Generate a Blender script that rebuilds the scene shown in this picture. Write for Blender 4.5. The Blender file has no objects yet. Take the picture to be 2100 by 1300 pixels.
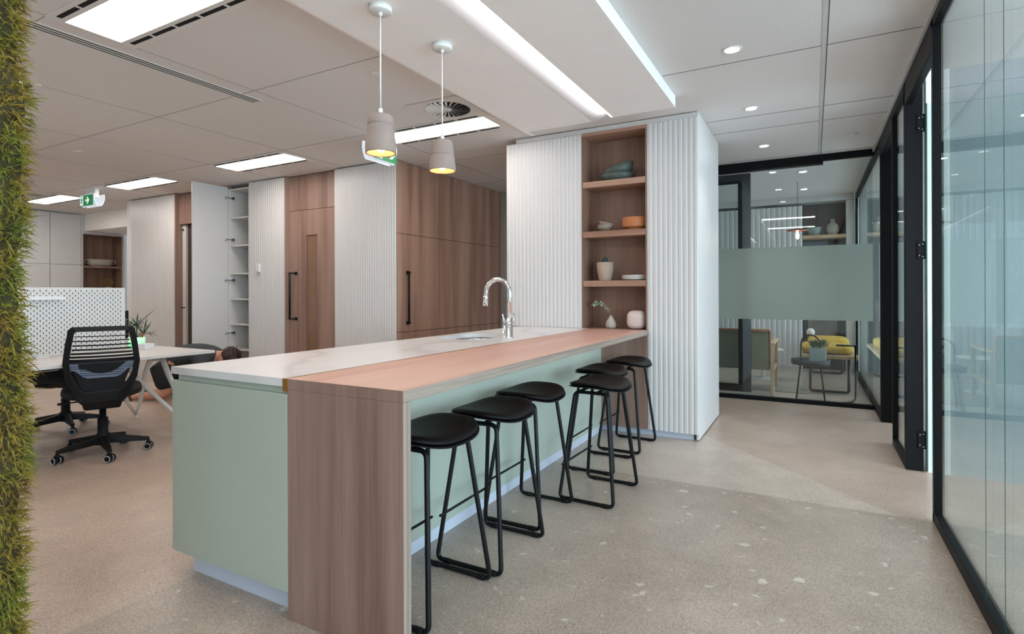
import bpy, bmesh, math, random
from mathutils import Vector, Matrix
R = math.radians
random.seed(7)
SC = bpy.context.scene
COL = SC.collection

# ------------------------------------------------------------------ camera, world, light, exposure
cam_data = bpy.data.cameras.new('camera')
cam_data.sensor_width = 36.0
cam_data.lens = 36.0 * 1127.3 / 2100.0
cam_data.shift_y = (601.07 - 650.0) / 2100.0
cam_data.clip_start = 0.05
cam = bpy.data.objects.new('camera', cam_data)
COL.objects.link(cam)
cam.matrix_world = (Matrix.Translation((0, 0, 1.2177)) @ Matrix.Rotation(R(28.70), 4, 'Z')
                    @ Matrix.Rotation(R(90), 4, 'X') @ Matrix.Rotation(R(-0.1814), 4, 'Z'))
SC.camera = cam

world = bpy.data.worlds.new('sky')
SC.world = world
world.use_nodes = True
wn = world.node_tree.nodes
wn['Background'].inputs['Color'].default_value = (0.67, 0.85, 1.0, 1)
wn['Background'].inputs['Strength'].default_value = 10.0

vs = SC.view_settings
vs.view_transform = 'Standard'
vs.look = 'None'
vs.gamma = 1.0
vs.use_curve_mapping = False
vs.exposure = 0.06

def portal(name, loc, rot, sx, sy):
    l = bpy.data.lights.new(name, 'AREA')
    l.shape = 'RECTANGLE'; l.size = sx; l.size_y = sy
    l.cycles.is_portal = True
    o = bpy.data.objects.new(name, l)
    o.location = loc; o.rotation_euler = rot
    COL.objects.link(o)

# windows of the place: behind the camera, and along the far side of the glazed rooms
portal('window_portal', (3.25, -4.93, 1.55), (R(90), 0, 0), 2.5, 2.1)
portal('window_portal', (4.43, 0.0, 1.55), (0, R(90), 0), 2.1, 8.6)
portal('window_portal', (4.43, 7.3, 1.55), (0, R(90), 0), 2.1, 4.6)

TROFFER_POWER = 15.5
CEIL = 2.70

# ------------------------------------------------------------------ materials
def lin(c):
    c = c / 255.0
    return c / 12.92 if c <= 0.04045 else ((c + 0.055) / 1.055) ** 2.4
def rgb(r, g, b):
    return (lin(r), lin(g), lin(b), 1.0)

class NT:
    def __init__(s, name):
        s.m = bpy.data.materials.new(name); s.m.use_nodes = True
        s.t = s.m.node_tree; s.n = s.t.nodes; s.l = s.t.links
        s.b = s.n['Principled BSDF']; s.out = s.n['Material Output']
    def add(s, kind, **kw):
        n = s.n.new(kind)
        for k, v in kw.items():
            if k.startswith('i_'):
                key = k[2:]
                key = int(key) if key.isdigit() else key.replace('_', ' ')
                n.inputs[key].default_value = v
            else:
                setattr(n, k, v)
        return n
    def link(s, a, b): s.l.new(a, b)
    def ramp(s, fac, stops, interp='LINEAR'):
        r = s.n.new('ShaderNodeValToRGB'); r.color_ramp.interpolation = interp
        e = r.color_ramp.elements
        while len(e) < len(stops): e.new(0.5)
        for i, (p, c) in enumerate(stops):
            e[i].position = p; e[i].color = c
        s.link(fac, r.inputs[0]); return r.outputs[0]
    def math(s, op, a, b=None, clamp=False):
        n = s.n.new('ShaderNodeMath'); n.operation = op; n.use_clamp = clamp
        for i, v in enumerate((a, b)):
            if v is None: continue
            if isinstance(v, (int, float)): n.inputs[i].default_value = v
            else: s.link(v, n.inputs[i])
        return n.outputs[0]
    def mix(s, fac, a, b, blend='MIX'):
        n = s.n.new('ShaderNodeMix'); n.data_type = 'RGBA'; n.blend_type = blend
        for i, v in ((0, fac), (6, a), (7, b)):
            if isinstance(v, (int, float)): n.inputs[i].default_value = v
            elif isinstance(v, tuple): n.inputs[i].default_value = v
            else: s.link(v, n.inputs[i])
        return n.outputs[2]
    def coords(s, scale=(1, 1, 1), kind='Object'):
        tc = s.n.new('ShaderNodeTexCoord'); mp = s.n.new('ShaderNodeMapping')
        mp.inputs['Scale'].default_value = scale
        s.link(tc.outputs[kind], mp.inputs[0]); return mp.outputs[0]
    def noise(s, vec, scale, detail=3, rough=.5):
        n = s.n.new('ShaderNodeTexNoise'); n.inputs['Scale'].default_value = scale
        n.inputs['Detail'].default_value = detail; n.inputs['Roughness'].default_value = rough
        s.link(vec, n.inputs['Vector']); return n.outputs['Fac']
    def bump(s, h, strength, dist=.002):
        b = s.n.new('ShaderNodeBump'); b.inputs['Strength'].default_value = strength
        b.inputs['Distance'].default_value = dist
        s.link(h, b.inputs['Height']); s.link(b.outputs[0], s.b.inputs['Normal'])

def plain(name, col, rough=.5, metal=0., spec=.5, var=.04, nscale=6., bump=0., bscale=200.):
    k = NT(name); k.b.inputs['Roughness'].default_value = rough
    k.b.inputs['Metallic'].default_value = metal
    k.b.inputs['Specular IOR Level'].default_value = spec
    v = k.coords()
    f = k.noise(v, nscale, 3)
    lo = tuple(c * (1 - var) for c in col[:3]) + (1,)
    hi = tuple(min(1, c * (1 + var)) for c in col[:3]) + (1,)
    k.link(k.ramp(f, [(.3, lo), (.7, hi)]), k.b.inputs['Base Color'])
    if bump: k.bump(k.noise(v, bscale, 2), bump, .001)
    return k.m

def wood(name, grain, tones, rough=.45, streak=6.0, fine=70.0):
    """laminate oak: grain runs along the named axis of the object"""
    k = NT(name); k.b.inputs['Roughness'].default_value = rough
    k.b.inputs['Specular IOR Level'].default_value = .35
    def sc(a, l): return tuple(l if ax == grain else a for ax in 'xyz')
    broad = k.noise(k.coords(sc(streak, .35)), 1.0, 2, .5)
    mid = k.noise(k.coords(sc(streak * 4, .9)), 1.0, 4, .6)
    thin = k.noise(k.coords(sc(fine * 3.2, 2.4)), 1.0, 3, .65)
    a = k.ramp(broad, [(.36, tones[0]), (.5, tones[1]), (.64, tones[2])])
    b = k.ramp(mid, [(.35, tones[3]), (.65, tones[2])])
    c = k.mix(.28, a, b)
    g = k.ramp(thin, [(.36, (.70, .68, .66, 1)), (.52, (1, 1, 1, 1))])
    k.link(k.mix(.6, c, g, 'MULTIPLY'), k.b.inputs['Base Color'])
    k.bump(thin, .12, .001)
    return k.m

OAK_SHADED = [rgb(122, 94, 82), rgb(147, 118, 104), rgb(160, 133, 119), rgb(140, 102, 90)]  # same oak as the bar top, darkened in colour for its shaded upright faces
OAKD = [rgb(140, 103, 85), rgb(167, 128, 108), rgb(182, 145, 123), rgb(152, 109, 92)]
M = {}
M['oak_v_shaded'] = wood('oak laminate upright grain shaded', 'z', OAK_SHADED)
M['oak_y_lit'] = wood('oak laminate long grain lit', 'y', [rgb(190, 142, 126), rgb(204, 160, 143), rgb(212, 173, 155), rgb(194, 142, 126)], .42)  # bar top oak, lightened in colour where the ceiling lights fall
M['oak_x'] = wood('oak laminate cross grain', 'x', OAKD)
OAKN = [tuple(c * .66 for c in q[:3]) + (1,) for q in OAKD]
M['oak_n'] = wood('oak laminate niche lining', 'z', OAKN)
M['oak_d'] = wood('oak laminate cupboard', 'z', OAKD)
EDG = [rgb(134, 118, 106), rgb(150, 134, 121), rgb(162, 147, 133), rgb(126, 110, 98)]
M['edge_y'] = wood('pale edge banding long', 'y', EDG, .55, 60, 160)
M['edge_z'] = wood('pale edge banding upright', 'z', EDG, .55, 60, 160)
M['pale_wood'] = wood('pale ash', 'z', [rgb(196, 160, 122), rgb(208, 174, 138), rgb(216, 184, 150), rgb(198, 164, 126)])
M['white'] = plain('white satin lacquer', rgb(208, 204, 200), .38, var=.012)
M['white_flute'] = plain('white fluted lacquer', rgb(208, 204, 201), .34, var=.01)
M['white_metal'] = plain('white powder coat', rgb(228, 225, 220), .4, var=.01)
M['white_board'] = plain('white melamine', rgb(212, 207, 202), .35, var=.01)
M['plaster'] = plain('white plaster', rgb(248, 242, 238), .85, var=.012)
M['wall'] = plain('white wall paint', rgb(218, 217, 214), .8, var=.012)
M['wall_dimmed'] = plain('white wall paint toned down', rgb(160, 162, 166), .8, var=.012)  # white partition greyed in its colour to cut brightness behind the glass
M['grey_wall'] = plain('grey wall paint', rgb(176, 170, 164), .8, var=.02)
M['joint'] = plain('ceiling joint shadow gap', rgb(158, 152, 148), .8)
M['dark_joint'] = plain('dark shadow gap', rgb(84, 81, 78), .8)
M['tbar'] = plain('ceiling t bar', rgb(205, 205, 203), .6)
M['green'] = plain('sage green laminate', rgb(176, 183, 168), .5, var=.02, nscale=2.)
M['alu'] = plain('brushed aluminium kick', rgb(206, 211, 224), .42, metal=.1, var=.02)
M['brass'] = plain('brushed brass', rgb(190, 145, 70), .3, metal=.9)
M['chrome'] = plain('polished chrome', (.86, .87, .88, 1), .06, metal=1., var=.005)
M['steel'] = plain('brushed steel', (.62, .63, .64, 1), .25, metal=1.)
M['black'] = plain('black powder coat', rgb(15, 15, 17), .45, spec=.25, var=.06)
M['frame'] = plain('black anodised frame', rgb(14, 14, 16), .5, spec=.18, var=.06)
M['leather'] = plain('black vinyl', rgb(15, 13, 13), .45, spec=.2, var=.1, bump=.12, bscale=260.)
M['plastic'] = plain('black nylon', rgb(14, 14, 15), .5, spec=.25, var=.06)
M['ring'] = plain('grey castor ring', rgb(170, 172, 172), .4)
M['fabric'] = plain('black fabric', rgb(17, 17, 19), .9, bump=.3, bscale=400.)
M['lumbar'] = plain('blue grey lumbar panel', rgb(98, 106, 124), .6)
M['dark'] = plain('dark void', rgb(10, 10, 11), .9)
M['brown_dark'] = wood('dark timber veneer', 'z', [rgb(56, 42, 35), rgb(66, 50, 42), rgb(74, 58, 48), rgb(58, 44, 37)])
M['terracotta'] = plain('terracotta glaze', rgb(182, 112, 66), .6, var=.05)
M['slate'] = plain('dark green stoneware', rgb(76, 86, 80), .55, var=.15, nscale=22.)
M['stoneware'] = plain('speckled stoneware', rgb(176, 166, 152), .6, var=.12, nscale=60.)
M['bowl_clay'] = plain('taupe stoneware', rgb(122, 106, 90), .55, var=.06)
M['rim'] = plain('white glaze', rgb(228, 222, 214), .4)
M['blush'] = plain('blush speckled glaze', rgb(214, 194, 186), .5, var=.03, nscale=40.)
M['pot'] = plain('sand coloured concrete', rgb(168, 148, 130), .8, var=.04, bump=.1)
M['soil'] = plain('potting soil', rgb(46, 36, 30), .95, var=.2, nscale=60.)
M['leaf'] = plain('dark green leaf', rgb(48, 76, 44), .5, var=.25, nscale=20.)
M['leaf_pale'] = plain('pale eucalyptus leaf', rgb(136, 146, 122), .6, var=.15, nscale=20.)
M['succulent'] = plain('blue green succulent', rgb(48, 72, 60), .55, var=.2, nscale=20.)
M['shade'] = plain('raw concrete lampshade', rgb(150, 133, 124), .85, var=.05, nscale=14., bump=.15, bscale=90.)
M['shade_in'] = plain('warm shade lining', rgb(196, 150, 112), .8)
M['mustard'] = plain('mustard fabric', rgb(200, 162, 60), .9, var=.06, bump=.3, bscale=300.)
M['olive'] = plain('olive wool', rgb(140, 134, 108), .9, var=.06, bump=.3, bscale=300.)
M['tan'] = plain('tan leather', rgb(176, 106, 62), .55, var=.06)
M['planter'] = plain('grey green planter', rgb(150, 160, 152), .7)
M['rug'] = plain('flat weave rug', rgb(150, 142, 130), .95, var=.12, nscale=9., bump=.2)
M['art'] = plain('mottled grey brown canvas', rgb(120, 108, 100), .8, var=.3, nscale=5.)
M['skin'] = plain('skin', rgb(196, 140, 112), .55, var=.04)
M['hair'] = plain('dark brown hair', rgb(50, 28, 20), .6, var=.2, nscale=60.)
M['shirt'] = plain('charcoal shirt', rgb(58, 60, 64), .9, var=.12, nscale=12.)
M['trouser'] = plain('black shorts', rgb(26, 26, 27), .9)
M['shoe'] = plain('brown shoe', rgb(84, 52, 40), .6)
M['copper'] = plain('copper lacquer', rgb(196, 112, 66), .4, metal=.4)
M['grey_blind'] = plain('white blind fabric', rgb(232, 222, 214), .8)
M['cord_grey'] = plain('grey curtain', rgb(160, 156, 150), .9)
M['black_ceramic'] = plain('charcoal metal', rgb(44, 46, 48), .5)
M['white_paper'] = plain('white card', rgb(224, 222, 222), .7)
M['sign_green'] = plain('exit sign green', rgb(24, 132, 74), .5)

def emit(name, col, strength, base=(.8, .8, .8, 1)):
    k = NT(name)
    k.b.inputs['Base Color'].default_value = base
    k.b.inputs['Emission Color'].default_value = col
    k.b.inputs['Emission Strength'].default_value = strength
    return k.m
M['e_troffer'] = emit('lit troffer diffuser', (1.0, .93, .87, 1), TROFFER_POWER)
M['e_down'] = emit('lit downlight', (1.0, .97, .93, 1), 30.0)
M['e_cove'] = emit('lit led strip', (.93, .94, 1.0, 1), 11.0)
M['e_bulb'] = emit('lit warm bulb', (1.0, .66, .36, 1), 30.0)
M['e_sign'] = emit('lit sign edge', (.84, .90, 1.0, 1), .55, (.35, .36, .38, 1))
M['e_green'] = emit('lit sign green', rgb(20, 128, 72), .7, (.004, .06, .02, 1))
M['e_white'] = emit('lit sign white', (.92, 1.0, .95, 1), .75, (.1, .1, .1, 1))
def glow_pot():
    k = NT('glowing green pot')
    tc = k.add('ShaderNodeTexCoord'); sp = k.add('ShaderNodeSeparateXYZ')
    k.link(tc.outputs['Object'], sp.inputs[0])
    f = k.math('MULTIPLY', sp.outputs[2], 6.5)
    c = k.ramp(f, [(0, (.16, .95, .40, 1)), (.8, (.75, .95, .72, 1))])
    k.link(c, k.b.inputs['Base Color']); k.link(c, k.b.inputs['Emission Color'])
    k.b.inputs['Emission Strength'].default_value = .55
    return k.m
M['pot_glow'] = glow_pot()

def stone():
    k = NT('white quartz with grey veins'); k.b.inputs['Roughness'].default_value = .28
    v = k.coords((1, 1, 1))
    w = k.add('ShaderNodeTexWave', wave_type='BANDS', bands_direction='DIAGONAL')
    w.inputs['Scale'].default_value = .55; w.inputs['Distortion'].default_value = 7.0
    w.inputs['Detail'].default_value = 5.0; w.inputs['Detail Scale'].default_value = 1.4
    k.link(v, w.inputs['Vector'])
    vein = k.ramp(w.outputs['Fac'], [(0, rgb(190, 184, 182)), (.05, rgb(219, 214, 212)), (.2, rgb(227, 222, 220))])
    n = k.noise(v, 3.0, 5, .6)
    c = k.mix(.5, vein, k.ramp(n, [(.35, rgb(214, 208, 206)), (.65, rgb(230, 226, 223))]))
    k.link(c, k.b.inputs['Base Color'])
    return k.m
M['stone'] = stone()

def concrete_floor():
    k = NT('polished concrete with exposed aggregate')
    v = k.coords()
    geo = k.add('ShaderNodeNewGeometry'); sp = k.add('ShaderNodeSeparateXYZ')
    k.link(geo.outputs['Position'], sp.inputs[0])
    X, Y = sp.outputs[0], sp.outputs[1]
    wob = k.math('MULTIPLY', k.math('SUBTRACT', k.noise(v, 2.2, 3), .5), .10)
    inx = k.math('GREATER_THAN', X, -2.36)
    iny = k.math('LESS_THAN', k.math('ADD', Y, wob), 3.62)
    zone = k.math('MULTIPLY', inx, iny)
    big = k.noise(v, .9, 5, .6)
    warm = k.ramp(big, [(.3, rgb(172, 152, 137)), (.5, rgb(190, 170, 155)), (.7, rgb(205, 187, 173))])
    grey = k.ramp(big, [(.3, rgb(160, 145, 133)), (.5, rgb(177, 162, 149)), (.7, rgb(191, 176, 163))])
    base = k.mix(zone, warm, grey)
    # pale wedge on the far slab
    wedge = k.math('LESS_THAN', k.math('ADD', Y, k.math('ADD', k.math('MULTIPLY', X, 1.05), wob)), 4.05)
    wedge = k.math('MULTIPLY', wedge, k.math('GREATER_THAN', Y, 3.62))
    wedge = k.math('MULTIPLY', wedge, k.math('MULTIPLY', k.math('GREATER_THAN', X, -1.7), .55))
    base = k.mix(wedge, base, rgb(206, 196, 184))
    cloud = k.noise(k.coords((1, 1, 1)), 4.5, 6, .7)
    base = k.mix(.45, base, k.ramp(cloud, [(.3, (.70, .70, .70, 1)), (.7, (1.12, 1.1, 1.08, 1))]), 'MULTIPLY')
    grit = k.noise(v, 120, 3, .75)
    base = k.mix(.55, base, k.ramp(grit, [(.36, (.45, .43, .41, 1)), (.5, (.95, .95, .95, 1)), (.68, (1.22, 1.2, 1.16, 1))]), 'MULTIPLY')
    chip = k.add('ShaderNodeTexVoronoi', feature='F1'); chip.inputs['Scale'].default_value = 210
    k.link(v, chip.inputs['Vector'])
    sepc = k.add('ShaderNodeSeparateColor'); k.link(chip.outputs['Color'], sepc.inputs[0])
    base = k.mix(.6, base, k.ramp(sepc.outputs[0], [(0, (.50, .48, .46, 1)), (.12, (.72, .70, .68, 1)), (.3, (.98, .98, .98, 1)), (.85, (1.06, 1.05, 1.03, 1)), (1, (1.40, 1.38, 1.32, 1))]), 'MULTIPLY')
    pale = k.noise(v, 12, 2, .45)
    spot = k.math('MULTIPLY', k.ramp(pale, [(.655, (0, 0, 0, 1)), (.72, (1, 1, 1, 1))]), zone)
    base = k.mix(k.math('MULTIPLY', spot, .6), base, rgb(222, 216, 206))
    k.link(base, k.b.inputs['Base Color'])
    k.link(k.ramp(big, [(.3, (.31, .31, .31, 1)), (.7, (.36, .36, .36, 1))]), k.b.inputs['Roughness'])
    k.b.inputs['Specular IOR Level'].default_value = .45
    k.bump(grit, .05, .001)
    return k.m
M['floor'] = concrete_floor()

def ceiling_tile():
    k = NT('mineral fibre ceiling tile'); k.b.inputs['Roughness'].default_value = .9
    v = k.coords()
    n = k.noise(v, 170, 2, .6)
    k.link(k.ramp(n, [(.35, rgb(216, 210, 206)), (.6, rgb(234, 228, 224))]), k.b.inputs['Base Color'])
    k.bump(n, .25, .002)
    return k.m
M['tile'] = ceiling_tile()

def glass(name, tint, refl=1.0):
    k = NT(name)
    k.n.remove(k.b)
    geo = k.add('ShaderNodeNewGeometry')
    ior = k.math('ADD', 1.5, k.math('MULTIPLY', geo.outputs['Backfacing'], 1 / 1.5 - 1.5))
    fr = k.add('ShaderNodeFresnel'); k.link(ior, fr.inputs['IOR'])
    f = k.math('MULTIPLY', fr.outputs[0], refl, clamp=True)
    tr = k.add('ShaderNodeBsdfTransparent'); tr.inputs['Color'].default_value = tint
    gl = k.add('ShaderNodeBsdfGlossy'); gl.inputs['Roughness'].default_value = .0
    gl.inputs['Color'].default_value = (.93, 1.0, .99, 1)
    mx = k.add('ShaderNodeMixShader')
    k.link(f, mx.inputs[0]); k.link(tr.outputs[0], mx.inputs[1]); k.link(gl.outputs[0], mx.inputs[2])
    k.link(mx.outputs[0], k.out.inputs['Surface'])
    return k.m
M['glass'] = glass('clear green tinted glass', (.925, .962, .965, 1))
M['glass_soft'] = glass('clear door glass', (.94, .98, .97, 1), .25)
M['glass_edge'] = plain('green glass edge', rgb(52, 92, 84), .2, var=.02)
M['vision_brown'] = plain('opaque brown vision panel', rgb(128, 98, 78), .12, var=.05)  # opaque brown stands in for the lit room behind the door

def frosted():
    k = NT('frosted film')
    k.n.remove(k.b)
    v = k.coords()
    df = k.add('ShaderNodeBsdfDiffuse'); df.inputs['Color'].default_value = rgb(214, 220, 212)
    tl = k.add('ShaderNodeBsdfTranslucent'); tl.inputs['Color'].default_value = rgb(216, 226, 218)
    rf = k.add('ShaderNodeBsdfRefraction'); rf.inputs['Roughness'].default_value = .32; rf.inputs['IOR'].default_value = 1.15
    rf.inputs['Color'].default_value = rgb(200, 214, 206)
    m1 = k.add('ShaderNodeMixShader'); m1.inputs[0].default_value = .42
    m2 = k.add('ShaderNodeMixShader'); m2.inputs[0].default_value = .32
    k.link(df.outputs[0], m1.inputs[1]); k.link(tl.outputs[0], m1.inputs[2])
    k.link(m1.outputs[0], m2.inputs[1]); k.link(rf.outputs[0], m2.inputs[2])
    k.link(m2.outputs[0], k.out.inputs['Surface'])
    return k.m
M['frost'] = frosted()

def moss_mat():
    k = NT('preserved moss'); k.b.inputs['Roughness'].default_value = .8
    v = k.coords()
    n = k.noise(v, 7, 4, .6); n2 = k.noise(v, 60, 2)
    c = k.ramp(n, [(.30, rgb(104, 74, 28)), (.45, rgb(136, 112, 36)), (.58, rgb(114, 114, 30)), (.72, rgb(74, 90, 24))])
    c = k.mix(.5, c, k.ramp(n2, [(.3, (.55, .52, .45, 1)), (.7, (1.3, 1.25, 1.1, 1))]), 'MULTIPLY')
    k.link(c, k.b.inputs['Base Color'])
    return k.m
M['moss'] = moss_mat()
M['moss_back'] = plain('moss backing', rgb(62, 54, 24), .95, var=.3, nscale=30.)
M['pale_edge'] = plain('pale panel edging', rgb(176, 200, 206), .3)

# ------------------------------------------------------------------ mesh helpers
class MB:
    def __init__(s): s.bm = bmesh.new(); s.mi = 0
    def box(s, x0, x1, y0, y1, z0, z1, mi=None):
        mi = s.mi if mi is None else mi
        v = [s.bm.verts.new(p) for p in ((x0, y0, z0), (x1, y0, z0), (x1, y1, z0), (x0, y1, z0), (x0, y0, z1), (x1, y0, z1), (x1, y1, z1), (x0, y1, z1))]
        fs = {}
        for nm, q in (('z-', (3, 2, 1, 0)), ('z+', (4, 5, 6, 7)), ('y-', (0, 1, 5, 4)), ('x+', (1, 2, 6, 5)), ('y+', (2, 3, 7, 6)), ('x-', (3, 0, 4, 7))):
            f = s.bm.faces.new([v[i] for i in q]); f.material_index = mi; fs[nm] = f
        return fs
    def hexa(s, pts, mi=None):
        v = [s.bm.verts.new(p) for p in pts]
        for q in ((3, 2, 1, 0), (4, 5, 6, 7), (0, 1, 5, 4), (1, 2, 6, 5), (2, 3, 7, 6), (3, 0, 4, 7)):
            f = s.bm.faces.new([v[i] for i in q]); f.material_index = s.mi if mi is None else mi
        return s
    def tube(s, pts, r, seg=10, closed=False, caps=True):
        pts = [Vector(p) for p in pts]; n = len(pts)
        rr = r if isinstance(r, (list, tuple)) else [r] * n
        tang = []
        for i in range(n):
            a = pts[i - 1] if (i > 0 or closed) else pts[i]
            b = pts[(i + 1) % n] if (i < n - 1 or closed) else pts[i]
            t = (b - a); tang.append(t.normalized() if t.length > 1e-9 else Vector((0, 0, 1)))
        up = Vector((0, 0, 1)) if abs(tang[0].z) < .9 else Vector((1, 0, 0))
        nrm = (up - tang[0] * up.dot(tang[0])).normalized()
        rings = []
        for i in range(n):
            nrm = (nrm - tang[i] * nrm.dot(tang[i]))
            nrm = nrm.normalized() if nrm.length > 1e-6 else tang[i].orthogonal().normalized()
            bn = tang[i].cross(nrm)
            rings.append([s.bm.verts.new(pts[i] + (nrm * math.cos(a) + bn * math.sin(a)) * rr[i]) for a in [2 * math.pi * j / seg for j in range(seg)]])
        m = n if closed else n - 1
        for i in range(m):
            A, B = rings[i], rings[(i + 1) % n]
            off = 0
            if closed and i == n - 1:
                off = min(range(seg), key=lambda o: (A[0].co - B[o].co).length)
            for j in range(seg):
                f = s.bm.faces.new((A[j], A[(j + 1) % seg], B[(j + 1 + off) % seg], B[(j + off) % seg])); f.smooth = True; f.material_index = s.mi
        if caps and not closed:
            f = s.bm.faces.new(rings[0][::-1]); f.material_index = s.mi
            f = s.bm.faces.new(rings[-1]); f.material_index = s.mi
        return s
    def lathe(s, prof, c=(0, 0, 0), seg=32, close=False, sx=1., sy=1.):
        """prof: list of (r, z); an r of 0 makes a pole"""
        rings = []
        for (r, z) in prof:
            if r < 1e-6: rings.append([s.bm.verts.new((c[0], c[1], c[2] + z))])
            else: rings.append([s.bm.verts.new((c[0] + sx * r * math.cos(2 * math.pi * j / seg), c[1] + sy * r * math.sin(2 * math.pi * j / seg), c[2] + z)) for j in range(seg)])
        m = len(rings)
        for i in range(m if close else m - 1):
            A, B = rings[i], rings[(i + 1) % m]
            for j in range(seg):
                k = (j + 1) % seg
                if len(A) == 1 and len(B) == 1: continue
                if len(A) == 1: f = s.bm.faces.new((A[0], B[k], B[j]))
                elif len(B) == 1: f = s.bm.faces.new((A[j], A[k], B[0]))
                else: f = s.bm.faces.new((A[j], A[k], B[k], B[j]))
                f.smooth = True; f.material_index = s.mi
        return s
    def prism(s, poly, axis, a, b, mi=None):
        """poly: 2D loop in the two other axes (in xyz order), pushed from a to b along axis"""
        def P(p, t):
            return {'x': (t, p[0], p[1]), 'y': (p[0], t, p[1]), 'z': (p[0], p[1], t)}[axis]
        A = [s.bm.verts.new(P(p, a)) for p in poly]; B = [s.bm.verts.new(P(p, b)) for p in poly]
        n = len(poly); mi = s.mi if mi is None else mi
        for i in range(n):
            f = s.bm.faces.new((A[i], A[(i + 1) % n], B[(i + 1) % n], B[i])); f.material_index = mi
        for L in (A[::-1], B):
            f = s.bm.faces.new(L); f.material_index = mi
        return s
    def grid(s, fn, nu, nv, smooth=True, wrap_u=False):
        V = [[s.bm.verts.new(fn(i / (nu if wrap_u else nu - 1), j / (nv - 1))) for j in range(nv)] for i in range(nu)]
        for i in range(nu if wrap_u else nu - 1):
            for j in range(nv - 1):
                k = (i + 1) % nu
                f = s.bm.faces.new((V[i][j], V[k][j], V[k][j + 1], V[i][j + 1])); f.smooth = smooth; f.material_index = s.mi
        return V
    def build(s, name, mats, parent=None, bevel=0, seg=2, loc=None, subsurf=0, fix=True):
        if fix: bmesh.ops.recalc_face_normals(s.bm, faces=s.bm.faces[:])
        me = bpy.data.meshes.new(name); s.bm.to_mesh(me); s.bm.free()
        mats = mats if isinstance(mats, (list, tuple)) else [mats]
        for m in mats: me.materials.append(M[m] if isinstance(m, str) else m)
        o = bpy.data.objects.new(name, me); COL.objects.link(o)
        if parent: o.parent = parent
        if loc: o.location = loc
        if bevel:
            b = o.modifiers.new('edge', 'BEVEL'); b.width = bevel; b.segments = seg; b.limit_method = 'ANGLE'; b.angle_limit = R(40)
        if subsurf:
            b = o.modifiers.new('smooth', 'SUBSURF'); b.levels = subsurf; b.render_levels = subsurf
        return o

def fillet(pts, r, n=5, closed=False):
    pts = [Vector(p) for p in pts]; out = []
    N = len(pts)
    for i, p in enumerate(pts):
        if not closed and i in (0, N - 1): out.append(p); continue
        a, b = pts[i - 1], pts[(i + 1) % N]
        u, v = (a - p), (b - p)
        d = min(r, u.length * .45, v.length * .45)
        A, B = p + u.normalized() * d, p + v.normalized() * d
        for k in range(n + 1):
            t = k / n
            out.append(A * (1 - t) ** 2 + p * 2 * t * (1 - t) + B * t * t)
    return out

def thing(name, label, cat, loc=(0, 0, 0), rz=0., group=None):
    o = bpy.data.objects.new(name, None); COL.objects.link(o)
    o.empty_display_size = .05
    o.location = loc; o.rotation_euler = (0, 0, rz)
    o['label'] = label; o['category'] = cat
    if group: o['group'] = group
    return o
def tag(o, label, cat, group=None, kind=None):
    o['label'] = label; o['category'] = cat
    if group: o['group'] = group
    if kind: o['kind'] = kind
    return o
def struct(o, label=None):
    o['kind'] = 'structure'
    if label: o['label'] = label
    return o
def struct_root(name, loc=(0, 0, 0)):
    o = bpy.data.objects.new(name, None); COL.objects.link(o); o.location = loc; o['kind'] = 'structure'
    o.empty_display_size = .05
    return o
def dup(root, loc, rz=0., label=None, group=None):
    r = root.copy(); COL.objects.link(r); r.location = loc; r.rotation_euler = (0, 0, rz)
    if label: r['label'] = label
    if group: r['group'] = group
    for ch in list(root.children):
        c = ch.copy(); COL.objects.link(c); c.parent = r
        for g in list(ch.children):
            d = g.copy(); COL.objects.link(d); d.parent = c
    return r
def one(name, mb, mats, label, cat, loc=(0, 0, 0), rz=0., group=None, bevel=0, seg=2, subsurf=0):
    o = mb.build(name, mats, None, bevel, seg, loc, subsurf); o.rotation_euler = (0, 0, rz)
    return tag(o, label, cat, group)

def flute_poly(x0, x1, yface, depth, pitch=.0405, back=.012):
    """plan outline of a fluted board, ribs towards -y; face at yface, back at yface+depth+back"""
    n = max(1, round((x1 - x0) / pitch)); p = (x1 - x0) / n
    pts = []
    for i in range(n):
        a = x0 + i * p
        pts += [(a, yface + depth), (a + p * .16, yface + depth), (a + p * .34, yface), (a + p * .80, yface), (a + p * .98, yface + depth)]
    pts.append((x1, yface + depth))
    pts += [(x1, yface + depth + back), (x0, yface + depth + back)]
    return pts
def fluted(name, x0, x1, yface, z0, z1, parent, pitch=.0405, mat='white_flute', depth=.007, loc=None):
    mb = MB(); mb.prism(flute_poly(x0, x1, yface, depth, pitch), 'z', z0, z1)
    return mb.build(name, mat, parent)

# ------------------------------------------------------------------ room shell
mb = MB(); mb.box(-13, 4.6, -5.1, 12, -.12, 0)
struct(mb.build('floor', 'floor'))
mb = MB(); mb.box(-13, 4.6, -5.1, 12, CEIL, CEIL + .1)
struct(mb.build('ceiling', 'tile'))
# tile joints, left field: fine shadow joints
mb = MB()
for x in (-2.335, -3.565, -4.80, -6.03, -7.26, -8.49, -9.72, -10.95):
    y1 = 4.69 if x < -4.05 else 6.98
    mb.box(x - .003, x + .003, -5, y1, CEIL - .0015, CEIL + .002)
for y in (-3.54, -2.31, -1.08, .14, 1.375, 2.615, 3.845, 5.075, 6.30):
    x0 = -12 if y < 4.69 else -4.03
    mb.box(x0, -2.335, y - .003, y + .003, CEIL - .0015, CEIL + .002)
struct(mb.build('trim_1', 'joint'))
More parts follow.
